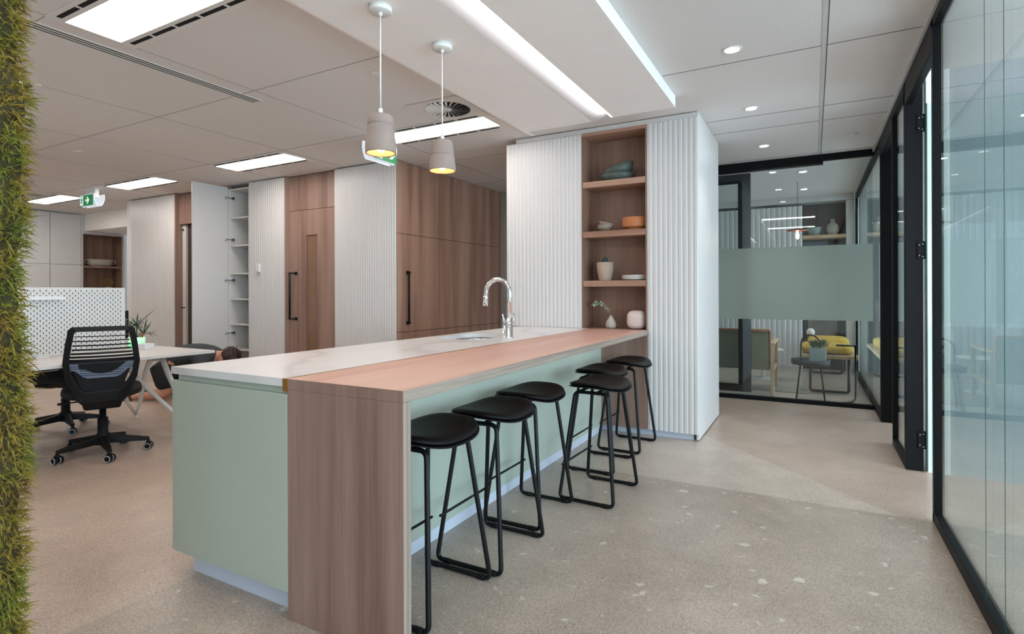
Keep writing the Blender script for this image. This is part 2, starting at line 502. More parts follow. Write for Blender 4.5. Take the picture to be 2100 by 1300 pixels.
# right field: t bars
mb = MB()
for y in (-2.36, -1.13, .10, 1.33, 2.56, 3.79, 5.02, 5.44, 6.68):
    mb.box(-.90 if y < 4.22 else -.82, .545, y + .004, y + .009, CEIL - .0016, CEIL + .002)
mb.box(.076, .081, -5, 6.76, CEIL - .0016, CEIL + .002)
struct(mb.build('trim_2', 'dark_joint'))
mb = MB(); mb.box(.050, .075, -5, 6.76, CEIL - .002, CEIL + .002)
struct(mb.build('trim_3', 'tbar'))
mb = MB(); mb.box(-2.330, -2.295, -5, 4.64, CEIL - .006, CEIL + .002)
struct(mb.build('trim_4', 'plaster'))

def wall_box(name, a, mat='wall'):
    m = MB(); m.box(*a); return struct(m.build(name, mat))
wall_box('wall_left', (-12.05, -11.93, -5.1, 5.10, 0, CEIL))
wall_box('wall_back', (-9.6, -4.10, 5.45, 5.57, 0, CEIL))
wall_box('wall_back', (-4.20, -2.2, 7.02, 7.14, 0, CEIL), 'grey_wall')
wall_box('wall_back', (-12.05, -9.4, 6.18, 6.30, 0, CEIL))
wall_box('wall_back', (-9.52, -9.40, 4.705, 6.18, 0, CEIL))
# rear wall with a long window band behind the viewer
m = MB()
m.box(-12.05, 4.6, -5.1, -5.0, 0, .5); m.box(-12.05, 4.6, -5.1, -5.0, 2.6, CEIL)
m.box(-12.05, 2.0, -5.1, -5.0, .5, 2.6)
for x in (3.2, 4.45): m.box(x, x + .15, -5.1, -5.0, .5, 2.6)
struct(m.build('wall_rear', 'wall'))
m = MB()
m.box(4.5, 4.6, -5.0, 11, 0, .5); m.box(4.5, 4.6, -5.0, 11, 2.6, CEIL)
for y in (-4.98, -2.7, -.4, 1.9, 4.55, 7.0, 9.7): m.box(4.5, 4.6, y, y + (.15 if y != 9.7 else 1.3), .5, 2.6)
struct(m.build('wall_right_outer', 'wall'))

# ---- glazed wall on the right (corridor to rooms)
GX = .555
gw = struct_root('wall_right', (GX, 0, 0))
def gpart(name, mb, mat, bevel=0): return mb.build(name, mat, gw, bevel)
m = MB(); m.box(0, .045, -5.0, 3.64, 0, .055); m.box(0, .045, 4.66, 5.32, 0, .055); m.box(0, .045, 6.20, 9.65, 0, .055)
gpart('bottom_rail', m, 'frame', .004)
m = MB(); m.box(0, .045, -5.0, 3.64, 2.615, 2.665); m.box(0, .045, 4.66, 5.32, 2.6, 2.665); m.box(0, .045, 6.20, 9.65, 2.6, 2.665)
m.box(0, .045, 3.64, 4.66, 2.50, 2.665); m.box(0, .045, 5.32, 6.20, 2.50, 2.665)
gpart('top_rail', m, 'frame', .004)
m = MB(); m.box(0, .045, 3.595, 3.64, .0, 2.665); gpart('post', m, 'frame', .003)
m = MB(); m.box(.0, .10, 4.60, 4.665, .0, 2.665); gpart('post', m, 'frame', .003)
m = MB(); m.box(.0, .045, 5.28, 5.325, .0, 2.665); gpart('post', m, 'frame', .003)
m = MB(); m.box(.0, .10, 6.165, 6.22, .0, 2.665); gpart('post', m, 'frame', .003)
m = MB(); m.box(.0, .045, 9.60, 9.65, .0, 2.665); gpart('post', m, 'frame', .003)
m = MB(); m.box(-.012, .05, -5.0, 9.65, 2.665, CEIL - .0005); gpart('ceiling_channel', m, 'tbar')
for y0, y1 in ((-4.9, -2.2), (-2.196, 3.60), (4.66, 5.29), (6.215, 6.80), (6.804, 9.61)):
    m = MB(); m.box(.018, .028, y0, y1, .05, 2.62)
    gpart('glass_pane', m, 'glass')
m = MB()
for y in (2.45, 2.69): m.box(.0172, .0179, y - .0035, y + .0035, .055, 2.615)  # one joint, plus a strip put in for its mirrored double
gpart('pane_joint_and_reflection', m, 'glass_edge')
# hinges on the wide post
for z in (2.36, 1.50, .215):
    m = MB(); m.box(.066, .112, 4.590, 4.604, z - .06, z + .06)
    h = gpart('hinge', m, 'frame', .002)
    m = MB()
    for dx, dz in ((.078, .035), (.078, -.035), (.097, .04), (.097, -.045)):
        m.lathe([(0, 0), (.004, 0), (.004, .002), (0, .002)], (0, 0, 0), 8)
        for vtx in m.bm.verts[-18:]:
            x, y, zz = vtx.co; vtx.co = (dx + x, 4.590 - zz, z + dz + y)
    m.build('hinge_screw', 'steel', h)

# ---- partition between the two rooms on the right, and further room walls
wall_box('wall_partition', (.80, 4.5, 4.60, 4.72, 0, CEIL), 'wall_dimmed')
wall_box('wall_partition', (.6725, .7995, 4.60, 4.72, 0, CEIL), 'plaster')
wall_box('wall_partition', (.625, 4.5, 9.9, 10.02, 0, CEIL))
wall_box('wall_partition', (.655, 4.5, 7.2, 7.3, 0, CEIL))
# open frameless glass door against the partition
gd = struct_root('door_1', (.668, 4.565, 0))
m = MB(); m.box(.0, .006, 0, .018, .012, 2.48); m.build('glass_edge', 'glass_edge', gd)
m = MB(); m.box(.006, .85, .004, .014, .012, 2.48); m.build('glass_leaf', 'glass_soft', gd)

# ---- glazed wall at the end of the corridor
FY = 6.80
fw = struct_root('wall_far', (0, FY, 0))
m = MB(); m.box(-2.2, .552, -.03, .03, 0, .045); m.build('bottom_rail', 'frame', fw, .003)
m = MB(); m.box(-2.2, .552, -.03, .03, 2.63, 2.695); m.build('top_rail', 'frame', fw, .003)
m = MB(); m.box(-2.2, .10, -.035, .075, 2.60, 2.634); m.build('sliding_track', 'frame', fw, .003)
for x0, x1 in ((-2.2, -1.303), (-1.30, -.403), (-.40, .548)):
    m = MB(); m.box(x0, x1, -.005, .005, .04, 2.64); m.build('glass_pane', 'glass', fw)
m = MB(); m.box(-2.19, .546, -.0075, -.0055, .915, 1.72); m.build('frosted_band', 'frost', fw)
sd = struct_root('door_2', (0, FY + .045, 0))
m = MB(); m.box(-.76, -.625, 0, .035, .07, 2.59); m.build('stile', 'frame', sd, .003)
m = MB(); m.box(-1.75, -1.615, 0, .035, .07, 2.59); m.build('stile', 'frame', sd, .003)
m = MB(); m.box(-1.615, -.76, 0, .035, 2.48, 2.59); m.build('door_rail', 'frame', sd, .003)
m = MB(); m.box(-1.615, -.76, 0, .035, .07, .155); m.build('door_rail', 'frame', sd, .003)
m = MB(); m.box(-1.615, -.76, .014, .022, .155, 2.48); m.build('glass_pane', 'glass', sd)
m = MB(); m.tube(fillet([(-.69, .035, .95), (-.69, .085, .95), (-.69, .085, 1.25), (-.69, .035, 1.25)], .02), .012)
m.build('door_handle', 'frame', sd)

# ------------------------------------------------------------------ dropped ceiling bulkhead with cove light
m = MB()
prof = [(-2.185, 2.613), (-1.575, 2.613)]
for i in range(1, 11):
    a = R(90) * i / 10
    prof.append((-1.575 + .150 * math.sin(a), 2.613 + .0865 * (1 - math.cos(a))))
prof += [(-2.185, 2.6995)]
m.prism(prof, 'y', -3.5, 4.25)
for f in m.bm.faces:
    if abs(f.normal.y) < .5: f.smooth = True
o = struct(m.build('ceiling_bulkhead', 'plaster'))
for p in o.data.polygons: p.use_smooth = abs(p.normal.y) < .5 and p.normal.x > .02 and p.normal.z < -.005
m = MB(); m.box(-1.392, -.905, -3.5, 4.225, 2.613, 2.6995)
struct(m.build('ceiling_bulkhead', 'plaster', None, .002))
cl = thing('cove_light', 'long white cove light running along the dropped ceiling above the bar', 'light', (-1.392, 0, 2.613))
m = MB(); m.prism([(-.001, -.0005), (-.012, -.0005), (-.020, .028), (-.001, .045)], 'y', -3.4, 4.21)
for f in m.bm.faces: f.material_index = 0
m.build('led_strip', 'e_cove', cl)

# ------------------------------------------------------------------ kitchen island
isl = thing('kitchen_island', 'pale sage green kitchen island with aluminium kickboards', 'cabinet', (-2.05, 3.0, 0))
def isl_box(name, a, mat, bevel=.002):
    q = MB(); q.box(a[0] + 2.05, a[1] + 2.05, a[2] - 3.0, a[3] - 3.0, a[4], a[5]); return q.build(name, mat, isl, bevel)
isl_box('end_panel', (-2.470, -1.7285, 1.400, 1.418, .098, .842), 'green')
isl_box('carcass', (-2.452, -1.7495, 1.4185, 3.08, .10, .868), 'green', 0)
isl_box('carcass', (-2.452, -1.7495, 3.0805, 3.76, .10, .62), 'green', 0)
isl_box('carcass', (-2.452, -1.7495, 3.7605, 4.640, .10, .868), 'green', 0)
isl_box('handle_recess', (-1.7490, -1.7285, 1.4185, 1.4215, .84, .868), 'green', 0)
isl_box('side_panel', (-1.700, -1.640, 1.442, 4.640, .058, .859), 'green', .001)
isl_box('kickboard', (-2.400, -1.7285, 1.452, 1.462, 0, .0975), 'alu', 0)
isl_box('kickboard', (-1.6585, -1.643, 1.442, 2.93, 0, .056), 'alu', 0)
isl_box('kickboard', (-1.6585, -1.643, 2.934, 4.640, 0, .056), 'alu', 0)

# stone worktop with an oval sink cut-out
wt = MB()
SX, SY, SRX, SRY = -2.19, 3.42, .20, .27
def sup(cx, cy, rx, ry, n, e):
    out = []
    for i in range(n):
        a = 2 * math.pi * i / n
        c, s = math.cos(a), math.sin(a)
        out.append((cx + rx * math.copysign(abs(c) ** (2 / e), c), cy + ry * math.copysign(abs(s) ** (2 / e), s)))
    return out
outer = [(-2.474, 1.398), (-1.750, 1.398), (-1.750, 4.641), (-2.474, 4.641)]
inner = sup(SX, SY, SRX, SRY, 40, 3.2)
layers = {}
for z in (.870, .900):
    vo = [wt.bm.verts.new((x, y, z)) for x, y in outer]; vi = [wt.bm.verts.new((x, y, z)) for x, y in inner]
    eo = [wt.bm.edges.new((vo[i], vo[(i + 1) % 4])) for i in range(4)]
    ei = [wt.bm.edges.new((vi[i], vi[(i + 1) % 40])) for i in range(40)]
    bmesh.ops.triangle_fill(wt.bm, edges=eo + ei, use_beauty=True)
    layers[z] = (vo, vi)
for k, n in ((0, 4), (1, 40)):
    A, B = layers[.870][k], layers[.900][k]
    for i in range(n): wt.bm.faces.new((A[i], A[(i + 1) % n], B[(i + 1) % n], B[i]))
for v in wt.bm.verts: v.co -= Vector((-2.09, 3.0, .87))
one('worktop', wt, 'stone', 'white veined stone worktop with an oval sink cut out', 'worktop', (-2.09, 3.0, .87))
# undermount sink
sk = thing('sink', 'undermount stainless steel sink set into the white stone worktop', 'sink', (SX, SY, .869))
m = MB()
rings = []
for (k, z) in ((1.06, 0), (1.02, 0), (1.0, -.012), (.95, -.17), (.80, -.20), (.12, -.205)):
    rings.append([m.bm.verts.new((x - SX, y - SY, z)) for x, y in sup(SX, SY, SRX * k, SRY * k, 40, 3.2)])
for a, b in zip(rings, rings[1:]):
    for i in range(40):
        f = m.bm.faces.new((a[i], a[(i + 1) % 40], b[(i + 1) % 40], b[i])); f.smooth = True
m.bm.faces.new(rings[-1])
m.build('basin', 'steel', sk)
m = MB(); m.lathe([(0, -.200), (.03, -.200), (.034, -.203), (.034, -.206)], seg=20); m.build('drain', 'chrome', sk)

# breakfast bar: timber top with a waterfall end
bar = thing('breakfast_bar', 'oak laminate breakfast bar with waterfall end and pale banded edge', 'counter', (-1.45, 3.0, 0))
def lx(x, y): return (x + 1.45, y - 3.0)
m = MB()
x0n, x1n, x1f = -1.727, -1.172, -1.226
a, b, c, d = lx(x0n, 1.40), lx(x1n, 1.40), lx(x1f, 4.642), lx(x0n, 4.642)
m.hexa([(*p, .860) for p in (a, b, c, d)] + [(*p, .900) for p in (a, b, c, d)])
m.bm.faces.ensure_lookup_table(); m.bm.normal_update()
for f in m.bm.faces:
    if f.normal.x > .9 : f.material_index = 1
    elif f.normal.y < -.9: f.material_index = 2
m.build('bar_top', ['oak_y_lit', 'edge_y', 'oak_v_shaded'], bar, .0012)
m = MB()
p0, p1, p2, p3 = lx(x0n, 1.40), lx(x1n, 1.40), lx(x1n - .0007, 1.440), lx(x0n, 1.440)
m.hexa([(*p, .0) for p in (p0, p1, p2, p3)] + [(*p, .8595) for p in (p0, p1, p2, p3)])
m.bm.normal_update()
for f in m.bm.faces:
    if f.normal.x > .9: f.material_index = 1
m.build('waterfall_end', ['oak_v_shaded', 'edge_z'], bar, .0012)
m = MB(); m.box(-1.748 + 1.45, -1.7275 + 1.45, 1.396 - 3, 1.404 - 3, .852, .9005); m.box(-1.7485 + 1.45, -1.7275 + 1.45, 1.404 - 3, 4.64 - 3, .8705, .8995)
m.build('brass_trim', 'brass', bar, 0)
m = MB(); m.box(-1.656 + 1.45, -1.237 + 1.45, 4.630 - 3, 4.641 - 3, .06, .859)
m.build('end_support_panel', 'oak_v_shaded', bar, .001)

# mixer tap
tp = thing('mixer_tap', 'chrome gooseneck mixer tap with two levers behind the sink', 'tap', (-1.885, 3.405, .9005))
m = MB(); m.lathe([(0, 0), (.029, 0), (.029, .006), (.024, .010), (.0235, .135), (.018, .140), (0, .140)], seg=24); m.build('tap_body', 'chrome', tp)
m = MB()
pts = [(0, 0, .13), (0, 0, .30)]
for i in range(0, 13):
    a = math.pi * i / 12
    pts.append((-.097 + .097 * math.cos(a), 0, .318 + .097 * math.sin(a)))
pts.append((-.196, 0, .295))
m.tube(pts, .016, 20); m.build('spout', 'chrome', tp)
m = MB(); m.tube([(-.196, 0, .300), (-.197, 0, .29), (-.201, 0, .225)], [.017, .019, .019], 20); m.build('spray_head', 'chrome', tp)
m = MB(); m.tube([(.0, -.060, .105), (.0, .060, .105)], .019, 18); m.build('valve_bar', 'chrome', tp)
for s in (-1, 1):
    m = MB(); m.tube([(0, s * .055, .112), (-.004, s * .075, .135), (-.01, s * .082, .172)], [.007, .006, .005], 10); m.build('lever', 'chrome', tp)
fl = MB(); fl.lathe([(0, 0), (.017, 0), (.017, .004), (.0115, .007), (.0115, .11), (.013, .115), (.013, .128), (0, .13)], seg=20)
one('soap_dispenser', fl, 'chrome', 'short slim chrome column standing behind the mixer tap', 'dispenser', (-1.99, 3.51, .9005))

# ------------------------------------------------------------------ display tower at the end of the island
TX0, TX1, TY0, TY1 = -2.600, -.818, 4.645, 5.75
NX0, NX1, NYB = -1.826, -1.236, 4.905
tw = thing('tall_cabinet', 'white fluted tall cabinet with an open timber display niche', 'cabinet', (-1.71, 5.2, 0))
def tb(name, a, mat, bevel=0, parent=None):
    q = MB(); q.box(a[0] + 1.71, a[1] + 1.71, a[2] - 5.2, a[3] - 5.2, a[4], a[5]); return q.build(name, mat, parent or tw, bevel)
def tower_flute(name, xa, xb, za, zb):
    q = MB(); q.prism([(x + 1.71, y - 5.2) for x, y in flute_poly(xa, xb, TY0, .0035, .0405)], 'z', za, zb); return q.build(name, 'white_flute', tw)
tower_flute('fluted_door', -2.600, NX0 - .012, .9015, 2.645)
tower_flute('fluted_door', NX1 + .002, TX1, .058, 2.648)
tb('niche_edge', (NX0 - .0115, NX0 - .001, TY0 - .001, TY0 + .03, .9015, 2.648), 'white')
tb('carcass', (-2.590, NX0 - .012, TY0 + .020, TY1 - .01, .06, 2.64), 'white')
tb('carcass', (NX0 - .0115, NX1 + .0015, NYB + .022, TY1 - .01, .06, 2.64), 'white')
tb('carcass', (NX1 + .016, TX1 - .022, TY0 + .020, TY1 - .01, .06, 2.64), 'white')
tb('side_panel', (TX1 - .020, TX1, TY0 + .0205, TY1, .012, 2.70 - .002), 'white', .001)
tb('header', (-2.50, TX1 - .021, TY0 + .012, TY1 - .02, 2.6505, 2.692), 'white', .001)
tb('kickboard', (-2.55, -.865, TY0 + .052, TY0 + .06, 0, .057), 'alu')
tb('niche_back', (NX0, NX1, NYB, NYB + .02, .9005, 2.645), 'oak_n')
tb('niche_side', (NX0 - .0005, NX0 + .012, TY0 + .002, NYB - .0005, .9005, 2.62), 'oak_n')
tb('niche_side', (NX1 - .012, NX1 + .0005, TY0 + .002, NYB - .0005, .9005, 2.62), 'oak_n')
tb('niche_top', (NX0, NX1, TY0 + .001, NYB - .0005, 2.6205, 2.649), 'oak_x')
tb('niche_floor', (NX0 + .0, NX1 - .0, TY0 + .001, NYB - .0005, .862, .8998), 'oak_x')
SHZ = (1.326, 1.766, 2.210)
for z in SHZ: tb('shelf', (NX0 + .0125, NX1 - .0125, TY0 + .004, NYB - .001, z - .052, z), 'oak_x', .001)

# ------------------------------------------------------------------ bar stools
def make_stool():
    t = thing('bar_stool', '', 'stool', (0, 0, 0), 0, 'black bar stools along the timber bar')
    for s in (-1, 1):
        yb, yt = .212 * s, .135 * s
        loop = fillet([(-.100, yt, .630), (-.168, yb, .013), (.166, yb, .013), (.100, yt, .630)], .032, 5, True)
        m = MB(); m.tube(loop, .0105, 12, closed=True); fr = m.build('sled_frame', 'black', t)
        for x in (-.115, .118):
            m = MB(); m.tube([(x - .022, yb, .0125), (x - .016, yb, .0125), (x + .016, yb, .0125), (x + .022, yb, .0125)], [.0105, .0124, .0124, .0105], 12)
            m.build('foot_pad', 'plastic', fr)
    m = MB(); m.tube([(-.1455, -.222, .212), (-.1455, .222, .212)], .006, 10); m.build('footrest', 'black', t)
    m = MB()
    for x in (-.055, .055): m.box(x - .012, x + .012, -.142, .142, .6385, .645)
    m.build('seat_bracket', 'black', t)
    def shape(u, v, top):
        a = 2 * math.pi * u
        c, s = math.cos(a), math.sin(a)
        e = 3.2
        x = math.copysign(abs(c) ** (2 / e), c); y = math.copysign(abs(s) ** (2 / e), s)
        hx = .178 if x > 0 else .158
        px = hx * x * v * (1 - .10 * (y * v) ** 2); py = .222 * y * v
        z = .028 * (abs(py) / .222) ** 2.2 - .012 * max(0, px / .178) ** 2 + .006 * max(0, -px / .158) ** 3
        return px, py, z
    def shell(z0, z1, k, edge):
        m = MB()
        nu, vs_ = 48, (.0, .3, .55, .75, .88, .96, 1.0)
        def ring(v, zz, sink):
            out = []
            for i in range(nu):
                x, y, z = shape(i / nu, v * k, True); out.append(m.bm.verts.new((x, y, z + zz - sink)))
            return out
        top = [ring(v, z1, edge * max(0, (v - .80) / .2) ** 2) for v in vs_[1:]]
        bot = [ring(v, z0, -edge * .5 * max(0, (v - .85) / .15) ** 2) for v in vs_[1:]]
        seq = top + bot[::-1]
        for a, b in zip(seq, seq[1:]):
            for i in range(nu):
                f = m.bm.faces.new((a[i], a[(i + 1) % nu], b[(i + 1) % nu], b[i])); f.smooth = True
        for L, zz in ((top[0], z1), (bot[0], z0)):
            c = m.bm.verts.new((0, 0, zz))
            for i in range(nu):
                f = m.bm.faces.new((L[i], L[(i + 1) % nu], c)); f.smooth = True
        return m
    shell(.645, .653, 1.0, .003).build('seat_shell', 'plastic', t)
    shell(.6535, .680, .965, .014).build('seat_pad', 'leather', t)
    return t
stool0 = make_stool()
spots = [(-1.362, 1.775, 0.0, 'black bar stool nearest the timber waterfall end, first in the row'),
         (-1.338, 2.245, 0.5, 'second black bar stool from the timber waterfall end of the counter'),
         (-1.385, 2.730, 0.0, 'third black bar stool from the waterfall end, tucked fully under the counter'),
         (-1.142, 3.190, -2.0, 'fourth black bar stool, pulled out furthest from the counter'),
         (-1.328, 3.730, 0.0, 'fifth black bar stool, tucked in behind the pulled out one'),
         (-1.300, 4.285, -1.5, 'last black bar stool, beside the white fluted tall cabinet')]
for i, (x, y, a, lab) in enumerate(spots):
    if i == 0:
        o = stool0; o.location = (x, y, 0); o.rotation_euler = (0, 0, R(a)); o['label'] = lab
    else: dup(stool0, (x, y, 0), R(a), lab)

# ------------------------------------------------------------------ pendant lamps over the island
def pendant(label, loc, groove, rt, rb, h, zb):
    t = thing('pendant_lamp', label, 'lamp', loc, 0, 'concrete pendant lamps over the island')
    top = 2.613 - loc[2]
    m = MB(); m.lathe([(0, top - .0005), (.056, top - .0005), (.056, top - .026), (.053, top - .029), (0, top - .029)], seg=36); m.build('ceiling_canopy', 'white_metal', t)
    m = MB(); m.tube([(0, 0, top - .029), (0, 0, h + .03)], .0035, 8)
    m.build('cord', 'white_metal', t)
    m = MB(); m.lathe([(0, top - .029), (.010, top - .029), (.009, top - .045), (0, top - .045)], seg=16); m.build('cord_grip', 'white_metal', t)
    m = MB(); m.lathe([(0, h + .034), (.009, h + .034), (.012, h + .003), (0, h + .003)], seg=16); m.build('cord_grip', 'white_metal', t)
    pr = []
    for i in range(25):
        k = i / 24
        r = rb + (rt - rb) * (k ** 1.0)
        if k > .93: r -= .010 * ((k - .93) / .07) ** 2
        if k < .45 and groove > .5: r += .008 * (1 - k / .45) * (k / .45) * 1.6
        z = h * k
        pr.append((r, z))
    gz = h * groove
    prof = []
    for r, z in pr:
        if abs(z - gz) < h / 48 + .0001:
            prof += [(r, z - .004), (r - .0035, z - .0015), (r - .0035, z + .0015), (r - (.004 if groove > .6 else .001), z + .004)]
        else: prof.append((r, z))
    prof += [(0, h)]
    full = [(rb - .0045, .0005)] + prof
    m = MB(); m.lathe(full, seg=48); sh = m.build('lamp_shade', 'shade', t)
    m = MB(); m.lathe([(rb - .0005, .0), (rb - .007, .002)] + [(rb - .008 + (rt - rb) * k, .004 + (h - .012) * k) for k in (0, .25, .5, .75, 1)] + [(0, h - .008)], seg=48); m.build('shade_lining', 'shade_in', sh)
    m = MB(); m.lathe([(0, h - .01), (.018, h - .01), (.018, h - .055), (0, h - .055)], seg=20); m.build('lamp_holder', 'white_metal', t)
    m = MB(); m.lathe([(0, .006), (.012, .009), (.020, .020), (.022, .036), (.018, .056), (.012, .076), (.012, .130), (0, .130)], seg=24); m.build('bulb', 'e_bulb', t)
    return t
pendant('concrete pendant lamp nearer the camera, with its groove near the top', (-1.842, 2.040, 1.898), .72, .061, .0735, .185, 0)
pendant('concrete pendant lamp further along the island, with its groove at mid height', (-1.822, 2.520, 1.903), .50, .058, .0765, .170, 0)

# ------------------------------------------------------------------ ceiling lights and fittings
def troffer(label, x0, y0, n=5, w=1.17, d=.275):
    cx, cy = x0 + w / 2, y0 + d / 2
    t = thing('ceiling_light', label, 'light', (cx, cy, CEIL), 0, 'recessed fluorescent ceiling lights')
    m = MB(); hw, hd = w / 2 + .018, d / 2 + .085
    for a in ((-hw, hw, -hd, -d / 2), (-hw, hw, d / 2, hd), (-hw, -w / 2, -d / 2, d / 2), (w / 2, hw, -d / 2, d / 2)):
        m.box(*a, -.0045, -.0003)
    m.build('light_frame', 'white_metal', t)
    m = MB(); m.box(-w / 2, w / 2, -d / 2, d / 2, -.0035, -.0005); m.build('diffuser', 'e_troffer', t)
    for s in (-1, 1):
        for i in range(n):
            a = -w / 2 + .02 + i * (w - .04) / n
            m = MB(); m.box(a + .012, a + (w - .04) / n - .012, s * (d / 2 + .042) - .013, s * (d / 2 + .042) + .013, -.0052, -.004); m.build('vent_slot', 'dark', t)
    return t
troffer('largest ceiling light panel, beside the slot diffuser at the top of the view', -3.556, 1.455)
troffer('ceiling light panel in front of the open white cupboard', -6.060, 3.940)
troffer('ceiling light panel right of the hanging exit sign with the arrow', -8.480, 3.935)
troffer('ceiling light panel nearest the far left white storage wall', -10.99, 3.955)
troffer('ceiling light panel behind the two pendant lamps, beside the swirl diffuser', -3.590, 3.930)
troffer('ceiling light panel mostly hidden behind the moss panel', -5.97, 1.455)
troffer('corridor ceiling light panel seen mirrored in the far glass, nearer one', -.96, 1.18, 5, 1.0, .25)
troffer('corridor ceiling light panel seen mirrored in the far glass, further one', -.96, -.62, 5, 1.0, .25)
troffer('unseen ceiling light panel left of the view, added to brighten the far desks', -8.48, 1.455)  # out of view, added to raise the light level
troffer('unseen ceiling light panel behind the camera, added for bounce light over the desks', -5.97, -1.01)  # this and the next are added unseen, to bounce light onto the ceiling
troffer('unseen ceiling light panel behind the camera, added for bounce light over the far desks', -8.48, -1.01)
troffer('unseen ceiling light panel past the moss panel, added to brighten the farthest desks', -10.99, 1.455)  # also added out of view for light level

def downlight(label, x, y, power=24., z=CEIL):
    t = thing('downlight', label, 'light', (x, y, z), 0, 'small round downlights')
    m = MB(); m.lathe([(.040, -.0005), (.058, -.0005), (.058, -.003), (.050, -.006), (.042, -.004), (.040, -.0005)], seg=32, close=False); m.build('trim_ring', 'white_metal', t)
    m = MB(); m.lathe([(0, -.0035), (.040, -.0035), (.040, -.0008), (0, -.0008)], seg=28); m.build('lens', 'e_down', t)
    l = bpy.data.lights.new('downlight_lamp', 'SPOT'); l.energy = power; l.spot_size = R(84); l.spot_blend = .6; l.shadow_soft_size = .035
    l.color = (1, .96, .90)
    o = bpy.data.objects.new('lamp', l); COL.objects.link(o); o.parent = t; o.location = (0, 0, -.012)
    return t
downlight('round downlight in the corridor ceiling, nearest the dropped bulkhead corner', -.428, 3.590)
downlight('round downlight in the corridor ceiling, beside the tall cabinet side', -.432, 4.810)
downlight('round downlight in the corridor ceiling, nearest the far glass wall', -.430, 6.105)
downlight('round downlight over the meeting room, right of the sliding door', -.105, 7.65, 26.)
downlight('round downlight over the meeting room, above the armchair', -1.35, 7.65, 26.)
downlight('round downlight over the meeting room, above the fluted cabinet', -1.35, 8.95, 26.)
downlight('round downlight over the meeting room, nearest its back wall', -.11, 8.95, 26.)

def cover_disc(label, x, y):
    m = MB(); m.lathe([(0, -.006), (.036, -.006), (.040, -.004), (.041, -.0005), (0, -.0005)], seg=28)
    return one('sprinkler_cover', m, 'white_metal', label, 'cover', (x, y, CEIL), 0, 'round sprinkler covers')
cover_disc('flush round ceiling cover above the desks at far left', -6.68, 2.83)
cover_disc('flush round ceiling cover beside the nearer pendant lamp', -2.575, 2.806)
cover_disc('flush round ceiling cover in the corridor near the far glass', .33, 6.06)

# linear slot diffuser
sdf = thing('slot_diffuser', 'long twin slot air diffuser in the ceiling beside the largest light panel', 'vent', (-3.755, 0, CEIL))
m = MB()
for x in (-.048, -.016, .016, .048): m.box(x - .006, x + .006, -3.5, 2.775, -.0028, -.0003)
m.build('diffuser_blade', 'white_metal', sdf)
m = MB()
for x in (-.032, 0, .032): m.box(x - .0098, x + .0098, -3.5, 2.775, -.002, -.0003)
m.build('slot', 'dark_joint', sdf)

# square swirl diffuser
sw = thing('swirl_diffuser', 'square ceiling plate with a round swirl air diffuser above the pendant lamps', 'vent', (-2.575, 3.635, CEIL))
m = MB()
ring = [(.182 * math.cos(2 * math.pi * i / 48), .182 * math.sin(2 * math.pi * i / 48)) for i in range(48)]
vo = [m.bm.verts.new((x, y, -.004)) for x, y in ((-.235, -.235), (.235, -.235), (.235, .235), (-.235, .235))]
vi = [m.bm.verts.new((x, y, -.004)) for x, y in ring]
ed = [m.bm.edges.new((vo[i], vo[(i + 1) % 4])) for i in range(4)] + [m.bm.edges.new((vi[i], vi[(i + 1) % 48])) for i in range(48)]
bmesh.ops.triangle_fill(m.bm, edges=ed, use_beauty=True)
m.build('plate', 'white_metal', sw)
m = MB(); m.lathe([(0, -.0012), (.183, -.0012)], seg=48); m.build('backing', 'dark', sw)
m = MB()
for i in range(24):
    a = 2 * math.pi * i / 24
    c, s = math.cos(a), math.sin(a)
    def q(r, t, z): return (r * c - t * s, r * s + t * c, z)
    wv = .0105
    m.hexa([q(.028, .002, -.0040), q(.181, wv, -.0022), q(.181, -wv * .9, -.0105), q(.028, -.003, -.0060), q(.028, .002, -.0032), q(.181, wv, -.0014), q(.181, -wv * .9, -.0095), q(.028, -.003, -.0050)])
m.lathe([(0, -.0075), (.030, -.0075), (.032, -.003), (0, -.003)], seg=24)
m.build('swirl_vane', 'white_metal', sw)
vt = MB()
for i in range(5): vt.lathe([(.03 + .022 * i, -.001), (.036 + .022 * i, -.007), (.044 + .022 * i, -.001)], seg=32)
vt.lathe([(0, -.0006), (.15, -.0006)], seg=32)
one('round_diffuser', vt, 'grey_wall', 'small round grey air diffuser beside the far left light panel', 'vent', (-10.15, 3.72, CEIL))

